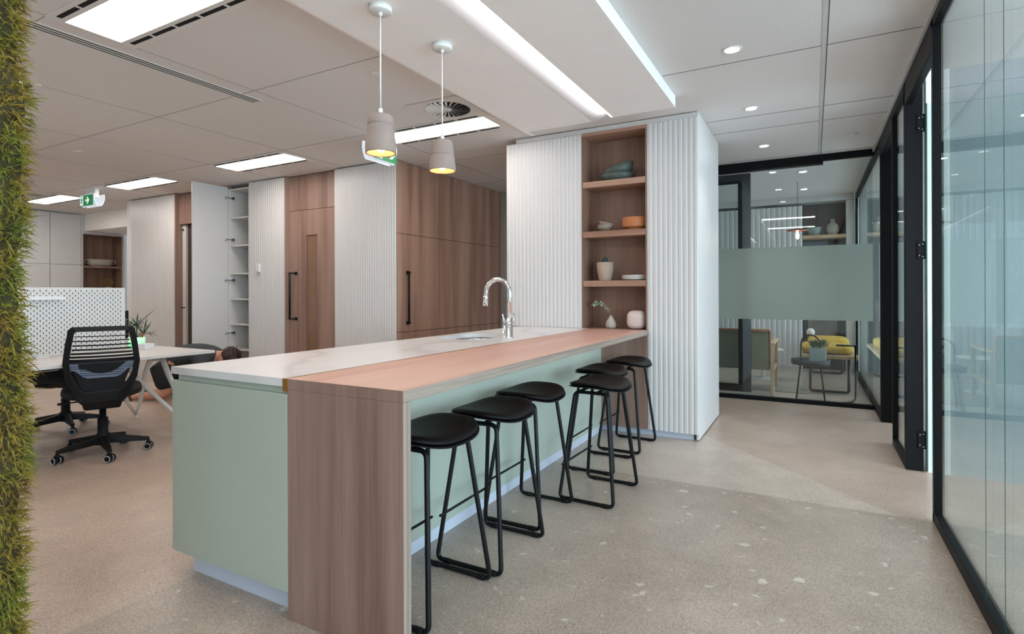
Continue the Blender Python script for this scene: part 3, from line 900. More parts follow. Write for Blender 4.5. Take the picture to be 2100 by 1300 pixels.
# exit signs: two lit blades hung from a ceiling plate, green pictogram facing out
def exit_sign(label, loc, rz, w, h, drop):
    t = thing('exit_sign', label, 'sign', loc, rz, 'lit running man exit signs')   # local: face towards -y, width along x
    m = MB(); m.box(-w * .42, w * .42, -.055, .055, -.012, -.0005); m.build('ceiling_plate', 'white_metal', t, .003)
    m = MB(); m.box(-w * .34, w * .34, -.026, .026, -drop - h * .25, -.012); m.build('housing', 'white_metal', t, .004)
    z1, z0 = -drop, -drop - h
    for s in (-1, 1):
        m = MB()
        n = 10
        pts = []
        for i in range(n + 1):
            k = i / n; zz = z1 + (z0 - z1) * k
            pts.append((s * (.032 + .034 * (1 - (2 * k - .55) ** 2 * .55)), zz))
        back = [(y - s * .008, z) for y, z in reversed(pts)]
        m.prism(pts + back, 'x', -w / 2, w / 2)
        b = m.build('light_blade', 'e_sign', t)
    yf = -.0695
    gx0, gx1, gz0, gz1 = -w / 2 + .012, w / 2 - (.026 if w > .38 else .012), z0 + .008, z1 - .010
    m = MB(); m.box(gx0, gx1, yf - .002, yf + .004, gz0, gz1); face = m.build('sign_face', 'e_green', t)
    gh = gz1 - gz0; gw = gx1 - gx0
    def poly(pts, yy=yf - .0032):
        m = MB(); m.prism([(gx0 + x * gh, gz0 + z * gh) for x, z in pts], 'y', yy, yf - .002)
        return m
    # white doorway with a green running figure, then an arrow
    poly([(.12, .06), (.70, .06), (.70, .94), (.12, .94)]).build('doorway', 'e_white', face)
    mm = MB()
    y0, y1 = yf - .0045, yf - .0032
    def add(pts): mm.prism([(gx0 + x * gh, gz0 + z * gh) for x, z in pts], 'y', y0, y1)
    add([(.46 + .06 * math.cos(a * math.pi / 6), .80 + .06 * math.sin(a * math.pi / 6)) for a in range(12)])
    add([(.36, .70), (.50, .72), (.52, .66), (.46, .44), (.36, .46)])
    add([(.46, .70), (.58, .58), (.66, .62), (.66, .56), (.57, .51), (.46, .62)])
    add([(.38, .68), (.26, .64), (.22, .50), (.27, .49), (.31, .58), (.40, .60)])
    add([(.40, .48), (.48, .46), (.58, .34), (.56, .16), (.50, .16), (.51, .31), (.40, .38)])
    add([(.38, .48), (.44, .42), (.34, .28), (.18, .24), (.17, .30), (.30, .34)])
    mm.build('running_figure', 'e_green', face)
    ax = min(1.52, gw / gh - .36)
    poly([(ax - .40, .40), (ax, .40), (ax - .22, .18), (ax + .02, .18), (ax + .34, .50), (ax + .02, .82), (ax - .22, .82), (ax, .60), (ax - .40, .60)]).build('arrow', 'e_white', face)
    return t
exit_sign('lit green exit sign with right arrow at far left, beside the ceiling light panels', (-8.86, 3.935, CEIL), 0., .40, .165, .09)
exit_sign('lit green exit sign hanging behind the nearer pendant lamp', (-3.57, 3.940, CEIL), R(90), .33, .175, .075)

# ------------------------------------------------------------------ back wall of cupboards and doors
BY = 4.695
def cup(label, x0, x1, loc_name='fluted_cupboard', fl0=None):
    t = thing(loc_name, label, 'cupboard', ((x0 + x1) / 2, BY, 0))
    cx = (x0 + x1) / 2
    return t, cx
def cp(t, cx, name, a, mat, bevel=0):
    q = MB(); q.box(a[0] - cx, a[1] - cx, a[2] - BY, a[3] - BY, a[4], a[5]); return q.build(name, mat, t, bevel)
def cf(t, cx, name, x0, x1, z0=.06, z1=2.685):
    q = MB(); q.prism([(x - cx, y - BY) for x, y in flute_poly(x0, x1, BY, .004, .0365)], 'z', z0, z1); return q.build(name, 'white_flute', t)

t, cx = cup('white fluted cupboard front beside the far timber recess and dark doorway', -9.39, -8.215)
cf(t, cx, 'fluted_front', -9.39, -8.215); cp(t, cx, 'carcass', (-9.385, -8.225, BY + .0195, 5.44, 0, 2.69), 'white')
cp(t, cx, 'kickboard', (-9.37, -8.23, BY + .012, BY + .019, 0, .058), 'alu')
# timber recess with open dark doorway
t, cx = cup('oak timber recess with transom above a dark open doorway', -8.214, -7.40, 'timber_recess')
cp(t, cx, 'jamb', (-8.2135, -8.19, BY + .001, 5.02, 0, 2.69), 'oak_v_shaded')
cp(t, cx, 'transom', (-8.189, -6.99, 4.755, 4.775, 2.245, 2.69), 'oak_v_shaded')
d3 = struct_root('door_3', (-8.19, 4.80, 0))
m = MB(); m.box(0, .085, .0, .03, 0, 2.24); m.build('door_jamb', 'white', d3)
m = MB(); m.box(.085, 1.15, .03, .07, 0, 2.24); m.build('door_leaf', 'brown_dark', d3)
m = MB(); m.tube([(.06, 0, 1.02), (.06, -.03, 1.02), (.02, -.035, 1.02)], .008, 8); m.build('door_handle', 'black', d3)
m = MB(); m.lathe([(0, 0), (.016, 0), (.016, .02), (0, .02)], (.03, -.008, 2.16), 12); m.build('door_closer', 'black', d3)

# open white cupboard: carcass, shelves, open door with hinges
ocx = -6.76
oc = thing('open_cupboard', 'white cupboard standing open, empty shelves inside and its door swung out', 'cupboard', (ocx, BY, 0))
def ob(name, a, mat='white_board', bevel=0, parent=None):
    q = MB(); q.box(a[0] - ocx, a[1] - ocx, a[2] - BY, a[3] - BY, a[4], a[5]); return q.build(name, mat, parent or oc, bevel)
ob('side_panel', (-6.985, -6.967, BY + .012, 5.30, 0, 2.64)); ob('side_panel', (-6.552, -6.535, BY + .012, 5.30, 0, 2.64))
ob('back_panel', (-6.9665, -6.5525, 5.285, 5.30, 0, 2.64))
ob('top_panel', (-6.9665, -6.5525, BY + .02, 5.2845, 2.62, 2.64)); ob('base_panel', (-6.9665, -6.5525, BY + .02, 5.2845, .06, .08))
ob('kickboard', (-6.9665, -6.5525, BY + .05, BY + .06, 0, .059), 'alu')
for z in (2.255, 1.88, 1.50, 1.155, .815, .475): ob('shelf', (-6.9665, -6.5525, BY + .03, 5.2845, z - .018, z), 'white_board', .001)
dr = ob('cupboard_door', (-6.995, -6.977, 4.215, BY + .008, .06, 2.668), 'white', .001)
for z in (2.52, 1.955, 1.405, .69):
    q = MB()
    q.lathe([(0, 0), (.018, 0), (.018, .010), (0, .010)], seg=14)
    for v in q.bm.verts: v.co = Vector((-6.977 - ocx + v.co.z, -.03 + v.co.x, z + v.co.y))
    q.box(-6.972 - ocx, -6.93 - ocx, -.034, -.020, z - .008, z + .008); q.box(-6.935 - ocx, -6.926 - ocx, -.030, .060, z - .006, z + .006)
    q.box(-6.964 - ocx, -6.926 - ocx, .040, .075, z - .018, z + .018)
    q.build('hinge', 'steel', dr)
m = MB(); m.box(-.05, .05, -.05, .05, 0, .014)
one('storage_tin', m, 'black', 'small flat black box on a shelf inside the open cupboard', 'box', (-6.61, 4.82, 1.1555), 0, None, .003)

t, cx = cup('white fluted cupboard front with a wall controller, right of the open cupboard', -6.53, -5.84)
cf(t, cx, 'fluted_front', -6.532, -5.838); cp(t, cx, 'carcass', (-6.53, -5.85, BY + .0195, 5.44, 0, 2.69), 'white')
cp(t, cx, 'kickboard', (-6.52, -5.85, BY + .012, BY + .019, 0, .058), 'alu')
wc = thing('wall_controller', 'small white wall controller on the fluted cupboard front', 'controller', (-6.325, BY - .0005, 1.555))
m = MB(); m.box(-.032, .032, -.022, 0, -.055, .055); m.build('casing', 'white_metal', wc, .004)
m = MB(); m.box(-.016, .016, -.030, -.0225, -.078, -.040); m.build('socket', 'grey_wall', wc, .002)

# timber recess with the oak door
t, cx = cup('oak timber surround with transom over the oak door', -5.837, -4.965, 'timber_surround')
cp(t, cx, 'jamb', (-5.8375, -5.815, BY + .001, 5.02, 0, 2.69), 'oak_v_shaded')
cp(t, cx, 'transom', (-5.814, -4.9655, 4.755, 4.775, 2.262, 2.69), 'oak_v_shaded', .001)
d4 = struct_root('door_4', (-5.39, 4.755, 0))
m = MB()
DX0, DX1, DZ1, VX0, VX1, VZ0, VZ1 = -.423, .422, 2.257, -.118, .076, .25, 1.945
for a in ((DX0, VX0, 0, .04, .01, DZ1), (VX1, DX1, 0, .04, .01, DZ1), (VX0, VX1, 0, .04, VZ1, DZ1), (VX0, VX1, 0, .04, .01, VZ0)): m.box(*a)
m.build('door_leaf', 'oak_v_shaded', d4)
m = MB(); m.box(VX0, VX1, .016, .024, VZ0, VZ1); m.build('vision_panel', 'vision_brown', d4)
def pull(parent, x, y, z0, z1, out):
    m = MB()
    m.tube([(x, y - out, z0 - .012), (x, y - out, z1 + .012)], .0125, 12)
    for z in (z0, z1):
        m.tube([(x, y - out, z), (x + .055, y - out * .55, z), (x + .085, y - .001, z)], .008, 10)
        m.lathe([(0, 0), (.020, 0), (.020, .012), (0, .012)], seg=14)
        for v in m.bm.verts[-58:]:
            pass
    return m
def dpull(parent, P0, axis_out, side, z0, z1, out=.05):
    """bar pull: P0 wall point, axis_out unit vector off the face, side offset of the bar"""
    P0 = Vector(P0); n = Vector(axis_out); s = Vector(side)
    m = MB()
    a = P0 + n * out + s
    m.tube([a + Vector((0, 0, z0 - .012)), a + Vector((0, 0, z1 + .012))], .0125, 12)
    for z in (z0, z1):
        zz = Vector((0, 0, z))
        m.tube([a + zz, P0 + n * (out * .9) + zz, P0 + n * .001 + zz], .009, 10)
        m.tube([P0 + n * .0005 + zz, P0 + n * .012 + zz], .021, 16)
    return m.build('pull_handle', 'black', parent)
dpull(d4, (-.30, 0, 0), (0, -1, 0), (-.065, 0, 0), .905, 1.475)
m = MB(); m.box(-.5, .5, .25, .26, 0, 2.3); m.build('room_beyond', 'oak_d', d4)

t, cx = cup('white fluted cupboard front between the oak door and the oak pantry wall', -4.965, -4.03)
cf(t, cx, 'fluted_front', -4.963, -4.032); cp(t, cx, 'carcass', (-4.955, -4.09, BY + .0195, 5.44, 0, 2.69), 'white')
cp(t, cx, 'kickboard', (-4.95, -4.06, BY + .012, BY + .019, 0, .058), 'alu')

# oak pantry wall running back along the kitchen
PX = -4.03
pc = thing('pantry_cupboard', 'tall oak laminate pantry wall with black bar handle', 'cupboard', (PX, 5.85, 0))
def pb(name, y0, y1, z0, z1, mat='oak_d', x0=-.022, x1=0.):
    q = MB(); q.box(x0, x1, y0 - 5.85, y1 - 5.85, z0, z1); return q.build(name, mat, pc, .001)
ys = [4.717, 5.752, 6.79, 6.995]
for a, b in zip(ys, ys[1:]):
    pb('upper_panel', a + .002, b - .002, 1.889, 2.695)
    f = pb('pantry_door', a + .002, b - .002, .785, 1.884)
    if a == ys[0]: dpull(f, (0, 4.862 - 5.85 + .03, 0), (1, 0, 0), (0, -.03, 0), .885, 1.455)
    f2 = pb('lower_drawer', a + .002, b - .002, .06, .780)
pb('carcass', 4.72, 6.99, 0, 2.69, 'dark', -.05, -.024)
struct_pt = wall_box('wall_pantry', (-4.20, -4.085, 5.58, 7.02, 0, CEIL))

# far left storage wall
LX = -11.85
st = thing('storage_wall', 'far left wall of white flat storage doors with an open timber niche', 'cupboard', (LX, 4.0, 0))
def sb(name, y0, y1, z0, z1, mat='white', x0=-.02, x1=0., bevel=.001):
    q = MB(); q.box(x0, x1, y0 - 4.0, y1 - 4.0, z0, z1); return q.build(name, mat, st, bevel)
for a, b in ((1.60, 2.355), (2.36, 3.11), (3.115, 3.865), (3.87, 4.612), (4.617, 5.0855)):
    sb('storage_door', a, b - .004, 1.764, 2.68); sb('storage_door', a, b - .004, .85, 1.758); sb('storage_door', a, b - .004, .08, .845)
sb('filler', 5.087, 5.112, .08, 2.68); sb('filler', 5.112, 5.80, 2.345, 2.68); sb('filler', 5.770, 5.80, .08, 2.345)
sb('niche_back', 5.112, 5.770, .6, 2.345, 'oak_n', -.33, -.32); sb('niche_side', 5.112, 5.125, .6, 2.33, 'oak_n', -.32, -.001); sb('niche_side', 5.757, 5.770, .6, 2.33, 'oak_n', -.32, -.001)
sb('niche_top', 5.112, 5.770, 2.331, 2.345, 'oak_v_shaded', -.32, 0.); sb('shelf', 5.126, 5.756, 1.718, 1.752, 'oak_v_shaded', -.319, -.002); sb('shelf', 5.126, 5.756, 1.20, 1.234, 'oak_v_shaded', -.319, -.002)
sb('lower_door', 5.112, 5.770, .08, .60)
wall_box('wall_left', (-12.28, -12.18, 5.0, 6.3, 0, CEIL))
# bulkhead over the window bay
m = MB(); m.box(-11.828, -9.53, 5.13, 6.175, 2.39, CEIL - .0005)
struct(m.build('ceiling_bulkhead', 'plaster', None, .002))
wn_ = struct_root('window_1', (-10.7, 6.17, 0))
m = MB()
m.box(-1.1, 1.1, -.02, 0, .85, .90); m.box(-1.1, 1.1, -.02, 0, 2.33, 2.385)
m.build('window_frame', 'white_metal', wn_)
bl = thing('window_blind', 'white venetian blind with warm light behind the grey cord curtain', 'blind', (-11.0, 6.0, 0))
m = MB()
for i in range(44): m.hexa([(-.75, -.012, .9 + i * .033), (.9, -.012, .9 + i * .033), (.9, .012, .912 + i * .033), (-.75, .012, .912 + i * .033)] + [(-.75, -.012, .902 + i * .033), (.9, -.012, .902 + i * .033), (.9, .012, .914 + i * .033), (-.75, .012, .914 + i * .033)])
m.build('slats', 'grey_blind', bl)
m = MB(); m.box(-.76, .91, -.02, .02, 2.345, 2.389); m.build('head_rail', 'white_metal', bl, .002)
cu = MB()
for i in range(7):
    r = .012
    cu.tube([(.012 * i - .036 + .004 * math.sin(i * 2 + z), .01 * math.cos(i * 3), z) for z in (1.0, 1.3, 1.6, 1.9, 2.2, 2.385)], [.010, .012, .012, .012, .010, .006], 8)
one('cord_curtain', cu, 'cord_grey', 'narrow grey gathered curtain hanging beside the window blind', 'curtain', (-11.52, 5.86, 0))

# ornaments in the far left niche
bw = thing('handled_bowl', 'mottled grey oval bowl with two handles on the far left niche shelf', 'bowl', (-12.0, 5.46, 1.7525))
m = MB(); m.lathe([(0, 0), (.12, 0), (.165, .03), (.18, .085), (.178, .135), (.168, .135), (.168, .085), (.15, .035), (.09, .012), (0, .012)], seg=32, sx=.6, sy=1.2); m.build('bowl_body', 'stoneware', bw)
for s in (-1, 1):
    m = MB(); m.tube([(0, s * .205, .05), (0, s * .255, .065), (0, s * .268, .105), (0, s * .215, .125)], .011, 8); m.build('bowl_handle', 'stoneware', bw)
dp = thing('dried_flowers', 'small pot of dried ochre flowers on the lower far left niche shelf', 'plant', (-12.0, 5.60, 1.2345))
m = MB(); m.lathe([(0, 0), (.05, 0), (.065, .06), (.055, .13), (.05, .13), (.05, .02), (0, .02)], seg=20); m.build('pot', 'stoneware', dp)
m = MB()
for i in range(26):
    a = random.uniform(0, 6.28); r = random.uniform(.02, .12); h = random.uniform(.18, .30)
    p = Vector((r * math.cos(a), r * math.sin(a), h)); m.tube([(0, 0, .1), p * .6 + Vector((0, 0, .04)), p], .002, 5)
    m.lathe([(0, 0), (.013, .006), (.012, .016), (0, .022)], tuple(p), 8)
m.build('flower_heads', plain('dried ochre flower', rgb(150, 116, 60), .9), dp)

# ------------------------------------------------------------------ niche ornaments in the tower
NYC = 4.77
def bowl_prof(r, h, t=.006, foot=.45):
    return [(0, 0), (r * foot, 0), (r * .78, h * .35), (r, h), (r - t, h), (r * .74, h * .42), (r * foot, t), (0, t)]
zz = SHZ[2] + .0005
m = MB(); m.lathe([(0, 0), (.085, 0), (.135, .022), (.158, .066), (.150, .068), (.125, .03), (.08, .010), (0, .010)], seg=40, sx=1.0, sy=.72)
one('serving_bowl', m, 'slate', 'wide dark green stoneware bowl, lower one of the two on the top niche shelf', 'bowl', (-1.535, 4.765, zz), 0, 'dark green bowls on the top niche shelf')
m = MB()
m.lathe([(0, 0), (.08, 0), (.128, .028), (.142, .085), (.132, .087), (.118, .035), (.075, .012), (0, .012)], seg=40, sx=1.0, sy=.72)
for v in m.bm.verts:
    k = (v.co.x + .14) / .28
    v.co.z *= (.62 + .62 * k)
o = one('serving_bowl', m, 'slate', 'sloping dark green stoneware bowl stacked upper on the top niche shelf', 'bowl', (-1.515, 4.765, zz + .036), 0, 'dark green bowls on the top niche shelf')
o.rotation_euler = (0, R(-7), 0); o.location.z += .012
zz = SHZ[1] + .0005
def small_bowl(label, x, dz, tilt, first=[None]):
    t = thing('small_bowl', label, 'bowl', (x, 4.745, zz + dz), 0, 'stack of small taupe bowls'); t.rotation_euler = (0, R(tilt), R(10))
    m = MB(); m.lathe(bowl_prof(.068, .040, .004), seg=32); m.build('bowl_body', 'bowl_clay', t)
    m = MB(); m.lathe([(.0635, .0398), (.0685, .0398), (.0690, .0418), (.0630, .0418)], seg=32, close=True); m.build('glazed_rim', 'rim', t)
small_bowl('small taupe bowl with white rim at the bottom of the stack', -1.643, 0, 0)
small_bowl('small taupe bowl with white rim in the middle of the stack', -1.641, .014, 4)
small_bowl('small taupe bowl with white rim tilted on top of the stack', -1.636, .036, 14)
m = MB(); m.lathe([(0, 0), (.084, 0), (.086, .020), (.100, .022), (.113, .026), (.115, .030), (.115, .108), (.112, .111), (.108, .108), (.106, .03), (.08, .012), (0, .012)], seg=48)
one('terracotta_bowl', m, 'terracotta', 'straight sided terracotta bowl on the middle niche shelf', 'bowl', (-1.368, 4.768, zz))
zz = SHZ[0] + .0005
pt = thing('potted_succulent', 'sand coloured tall pot with a small dark succulent on the lower niche shelf', 'plant', (-1.643, 4.750, zz))
m = MB(); m.lathe([(0, 0), (.054, 0), (.058, .006), (.072, .09), (.077, .165), (.072, .165), (.067, .09), (.05, .012), (0, .012)], seg=36); m.build('pot', 'pot', pt)
m = MB(); m.lathe([(0, .152), (.0715, .150)], seg=24); m.build('soil', 'soil', pt)
m = MB()
for i in range(26):
    a = i * 2.4; lean = .15 + .9 * (i / 26); l = .065 - .022 * (i / 26)
    d = Vector((math.cos(a) * lean, math.sin(a) * lean, 1)).normalized()
    p = Vector((0, 0, .152)); m.tube([p, p + d * l * .5 + Vector((0, 0, .002)), p + d * l], [.006, .0085, .001], 6)
m.build('succulent_leaves', 'succulent', pt)
for k, (lab) in enumerate(('white edged plate at the bottom of the stack on the lower niche shelf', 'white edged plate in the middle of the stack on the lower niche shelf', 'white edged plate on top of the stack on the lower niche shelf')):
    m = MB(); m.lathe([(0, 0), (.060, 0), (.09, .006), (.114, .013), (.115, .016), (.113, .018), (.085, .011), (.055, .005), (0, .005)], seg=44)
    one('plate', m, ['rim'], lab, 'plate', (-1.375 + (.004, -.006, .003)[k], 4.768, zz + k * .0135), 0, 'stack of plates on the lower niche shelf')
zz = .9003
vs_ = thing('bud_vase', 'small stoneware bud vase holding a eucalyptus sprig in the bottom niche', 'vase', (-1.585, 4.735, zz))
m = MB(); m.lathe([(0, 0), (.034, 0), (.045, .012), (.048, .030), (.040, .062), (.022, .092), (.012, .108), (.0125, .116), (.009, .116), (.009, .10), (0, .10)], seg=32); m.build('vase_body', 'stoneware', vs_)
m = MB()
stem = [Vector((0, 0, .10)), Vector((-.012, -.004, .150)), Vector((-.035, -.01, .190)), Vector((-.075, -.018, .216)), Vector((-.125, -.026, .226)), Vector((-.170, -.034, .212))]
m.tube(stem, [.002] * 5 + [.0012], 6)
def leaf_disc(m, p, n, r, el=1.0):
    n = Vector(n).normalized(); u = n.orthogonal().normalized(); w = n.cross(u)
    a = [m.bm.verts.new(Vector(p) + u * r * el * math.cos(t) + w * r * math.sin(t)) for t in [2 * math.pi * i / 10 for i in range(10)]]
    b = [m.bm.verts.new(v.co + n * .0012) for v in a]
    m.bm.faces.new(a[::-1]); m.bm.faces.new(b)
    for i in range(10): m.bm.faces.new((a[i], a[(i + 1) % 10], b[(i + 1) % 10], b[i]))
for i in range(26):
    k = .25 + .75 * i / 25; f = k * (len(stem) - 1); j = min(int(f), len(stem) - 2)
    p = stem[j].lerp(stem[j + 1], f - j)
    off = Vector((random.uniform(-.006, .006), random.uniform(-.014, .014), random.uniform(-.016, .016)))
    leaf_disc(m, p + off, (random.uniform(-1, 1), random.uniform(-1.5, -.3), random.uniform(-.6, 1)), random.uniform(.009, .014))
m.build('eucalyptus_sprig', 'leaf_pale', vs_)
m = MB()
def squircle(u, v):
    a = 2 * math.pi * u; b = -math.pi / 2 + math.pi * v
    def se(c, e): return math.copysign(abs(c) ** e, c)
    cb = se(math.cos(b), .62)
    return Vector((.082 * cb * se(math.cos(a), .72), .078 * cb * se(math.sin(a), .72), .082 + .082 * se(math.sin(b), .62)))
m.grid(squircle, 48, 25, True, True)
bmesh.ops.remove_doubles(m.bm, verts=m.bm.verts[:], dist=1e-5)
one('round_vase', m, 'blush', 'plump rounded blush pink vase in the bottom niche', 'vase', (-1.352, 4.742, zz))

# ------------------------------------------------------------------ desk bench
DZ = .712
dk = thing('desk', 'long white workstation desk on splayed white legs', 'desk', (-5.45, 1.9, 0))
m = MB(); m.box(-.60, .715, -1.5, 1.165, DZ - .024, DZ); m.build('desk_top', 'white_board', dk, .002)
m = MB(); m.box(-.05, .05, -1.3, 1.05, DZ - .075, DZ - .0245); m.build('beam', 'white_metal', dk, .004)
for yb in (1.06, -1.2):
    m = MB(); m.prism([(-.52, DZ - .0245), (.52, DZ - .0245), (.44, DZ - .045), (.12, DZ - .065), (.06, DZ - .125), (-.06, DZ - .125), (-.12, DZ - .065), (-.44, DZ - .045)], 'y', yb - .025, yb + .025)
    m.build('cross_bracket', 'white_metal', dk, .003)
    for s in (-1, 1):
        fx, fy = s * .45, yb + .03 * (1 if yb > 0 else -1)
        m = MB()
        m.tube([(s * .08, yb - .01, DZ - .08), (s * .19, yb - .01, .47), (s * .375, fy, .14), (fx, fy, .018)], [.024, .024, .017, .011], 14)
        m.lathe([(0, 0), (.022, 0), (.022, .008), (.010, .018), (0, .018)], (fx, fy, 0), 16)
        m.build('leg', 'white_metal', dk)
        m = MB()
        m.tube([(s * .06, yb - .34 * (1 if yb > 0 else -1), DZ - .06), (s * .18, yb - .27 * (1 if yb > 0 else -1), .46), (s * .375, yb - .07 * (1 if yb > 0 else -1), .15), (fx, fy, .022)], [.022, .022, .015, .010], 14)
        m.build('leg', 'white_metal', dk)

# pegboard screen: board with real holes made as dark slots, and a small ledge
pg = thing('pegboard', 'white perforated pegboard screen standing along the desk', 'pegboard', (-5.42, 1.6, DZ + .0005))
def rows():
    out = []
    nz = 13
    y = -.58; i = 0
    while y < 1.035:
        for k in range(nz):
            z = .035 + k * .040 + (.020 if i % 2 else 0)
            if z < .545: out.append((y, z))
        y += .020; i += 1
    return out
m = MB(); m.box(-.009, .009, -.60, 1.058, .012, .563); m.build('board', 'white_board', pg, .002)
m = MB()
for (y, z) in rows():
    m.prism([(y - .0034, z - .006), (y, z - .0092), (y + .0034, z - .006), (y + .0034, z + .006), (y, z + .0092), (y - .0034, z + .006)], 'x', .0088, .0094)
m.build('peg_hole', 'dark_joint', pg)['kind'] = 'stuff'
m = MB(); m.box(.0095, .085, .12, .585, .462, .468); m.box(.0095, .013, .12, .585, .468, .492); m.box(.078, .085, .12, .585, .468, .488)
m.build('ledge', 'white_metal', pg, .001)
m = MB()
for y in (-.2, .45): m.box(-.03, .03, y - .04, y + .04, 0, .0115)
m.build('foot', 'white_metal', pg)

# monitor on the far side, seen edge on
mo = thing('monitor', 'black monitor seen edge on behind the pegboard', 'monitor', (-5.98, 2.72, DZ + .0005))
m = MB(); m.box(-.24, .24, -.020, .012, .07, .345); m.build('screen_casing', 'plastic', mo, .004)
m = MB(); m.box(-.16, .16, .0125, .038, .13, .33); m.build('rear_housing', 'plastic', mo, .006)
m = MB(); m.box(-.03, .03, .04, .07, .012, .26); m.build('stand_neck', 'plastic', mo, .004)
m = MB(); m.lathe([(0, 0), (.10, 0), (.10, .008), (.03, .012), (0, .012)], (0, .03, 0), 28); m.build('stand_base', 'plastic', mo)
mo.rotation_euler = (0, 0, R(90))

# plant and box on the desk
dpn = thing('potted_plant', 'spiky leaved plant in a glowing green pot on the desk', 'plant', (-5.70, 2.90, DZ + .0005))
m = MB(); m.lathe([(0, 0), (.062, 0), (.066, .01), (.070, .095), (.066, .095), (.062, .01), (0, .01)], seg=36); m.build('pot', 'pot_glow', dpn)
m = MB(); m.lathe([(0, .083), (.0655, .083)], seg=24); m.build('soil', 'soil', dpn)
m = MB()
random.seed(11)
for (bx, by, bh) in ((0, 0, .20), (-.03, -.06, .17), (.03, .05, .12)):
    m.tube([(bx * .3, by * .3, .08), (bx, by, bh)], [.006, .005], 6)
    for i in range(15):
        a = i * 2.4 + bh; up = random.uniform(.0, 1.0); l = random.uniform(.11, .19)
        d = Vector((math.cos(a), math.sin(a), up)); p0 = Vector((bx, by, bh))
        p1 = p0 + d * l * .55; p2 = p0 + d * l + Vector((0, 0, -.035 * (1.2 - up)))
        side = Vector((-math.sin(a), math.cos(a), 0)) * .0075
        va = [m.bm.verts.new(q) for q in (p0 - side * .5, p0 + side * .5, p1 + side, p2, p1 - side)]
        vb = [m.bm.verts.new(v.co + Vector((0, 0, .0015))) for v in va]
        for q in ((0, 1, 2, 4), (4, 2, 3)):
            m.bm.faces.new([va[k] for k in q][::-1]); m.bm.faces.new([vb[k] for k in q])
m.build('leaves', 'leaf', dpn)
m = MB()
for i in range(6):
    a = i * 1.05; m.tube([(0, 0, .085), (.05 * math.cos(a), .05 * math.sin(a), .125), (.10 * math.cos(a), .10 * math.sin(a), .095 + .03 * (i % 3)), (.12 * math.cos(a), .12 * math.sin(a), .13)], .0035, 6)
m.build('dry_stalk', 'terracotta', dpn)
m = MB(); m.box(-.055, .055, -.05, .05, 0, .05)
one('tissue_box', m, 'white_paper', 'small white box on the desk in front of the glowing pot', 'box', (-5.42, 2.83, DZ + .0005), R(12), None, .003)

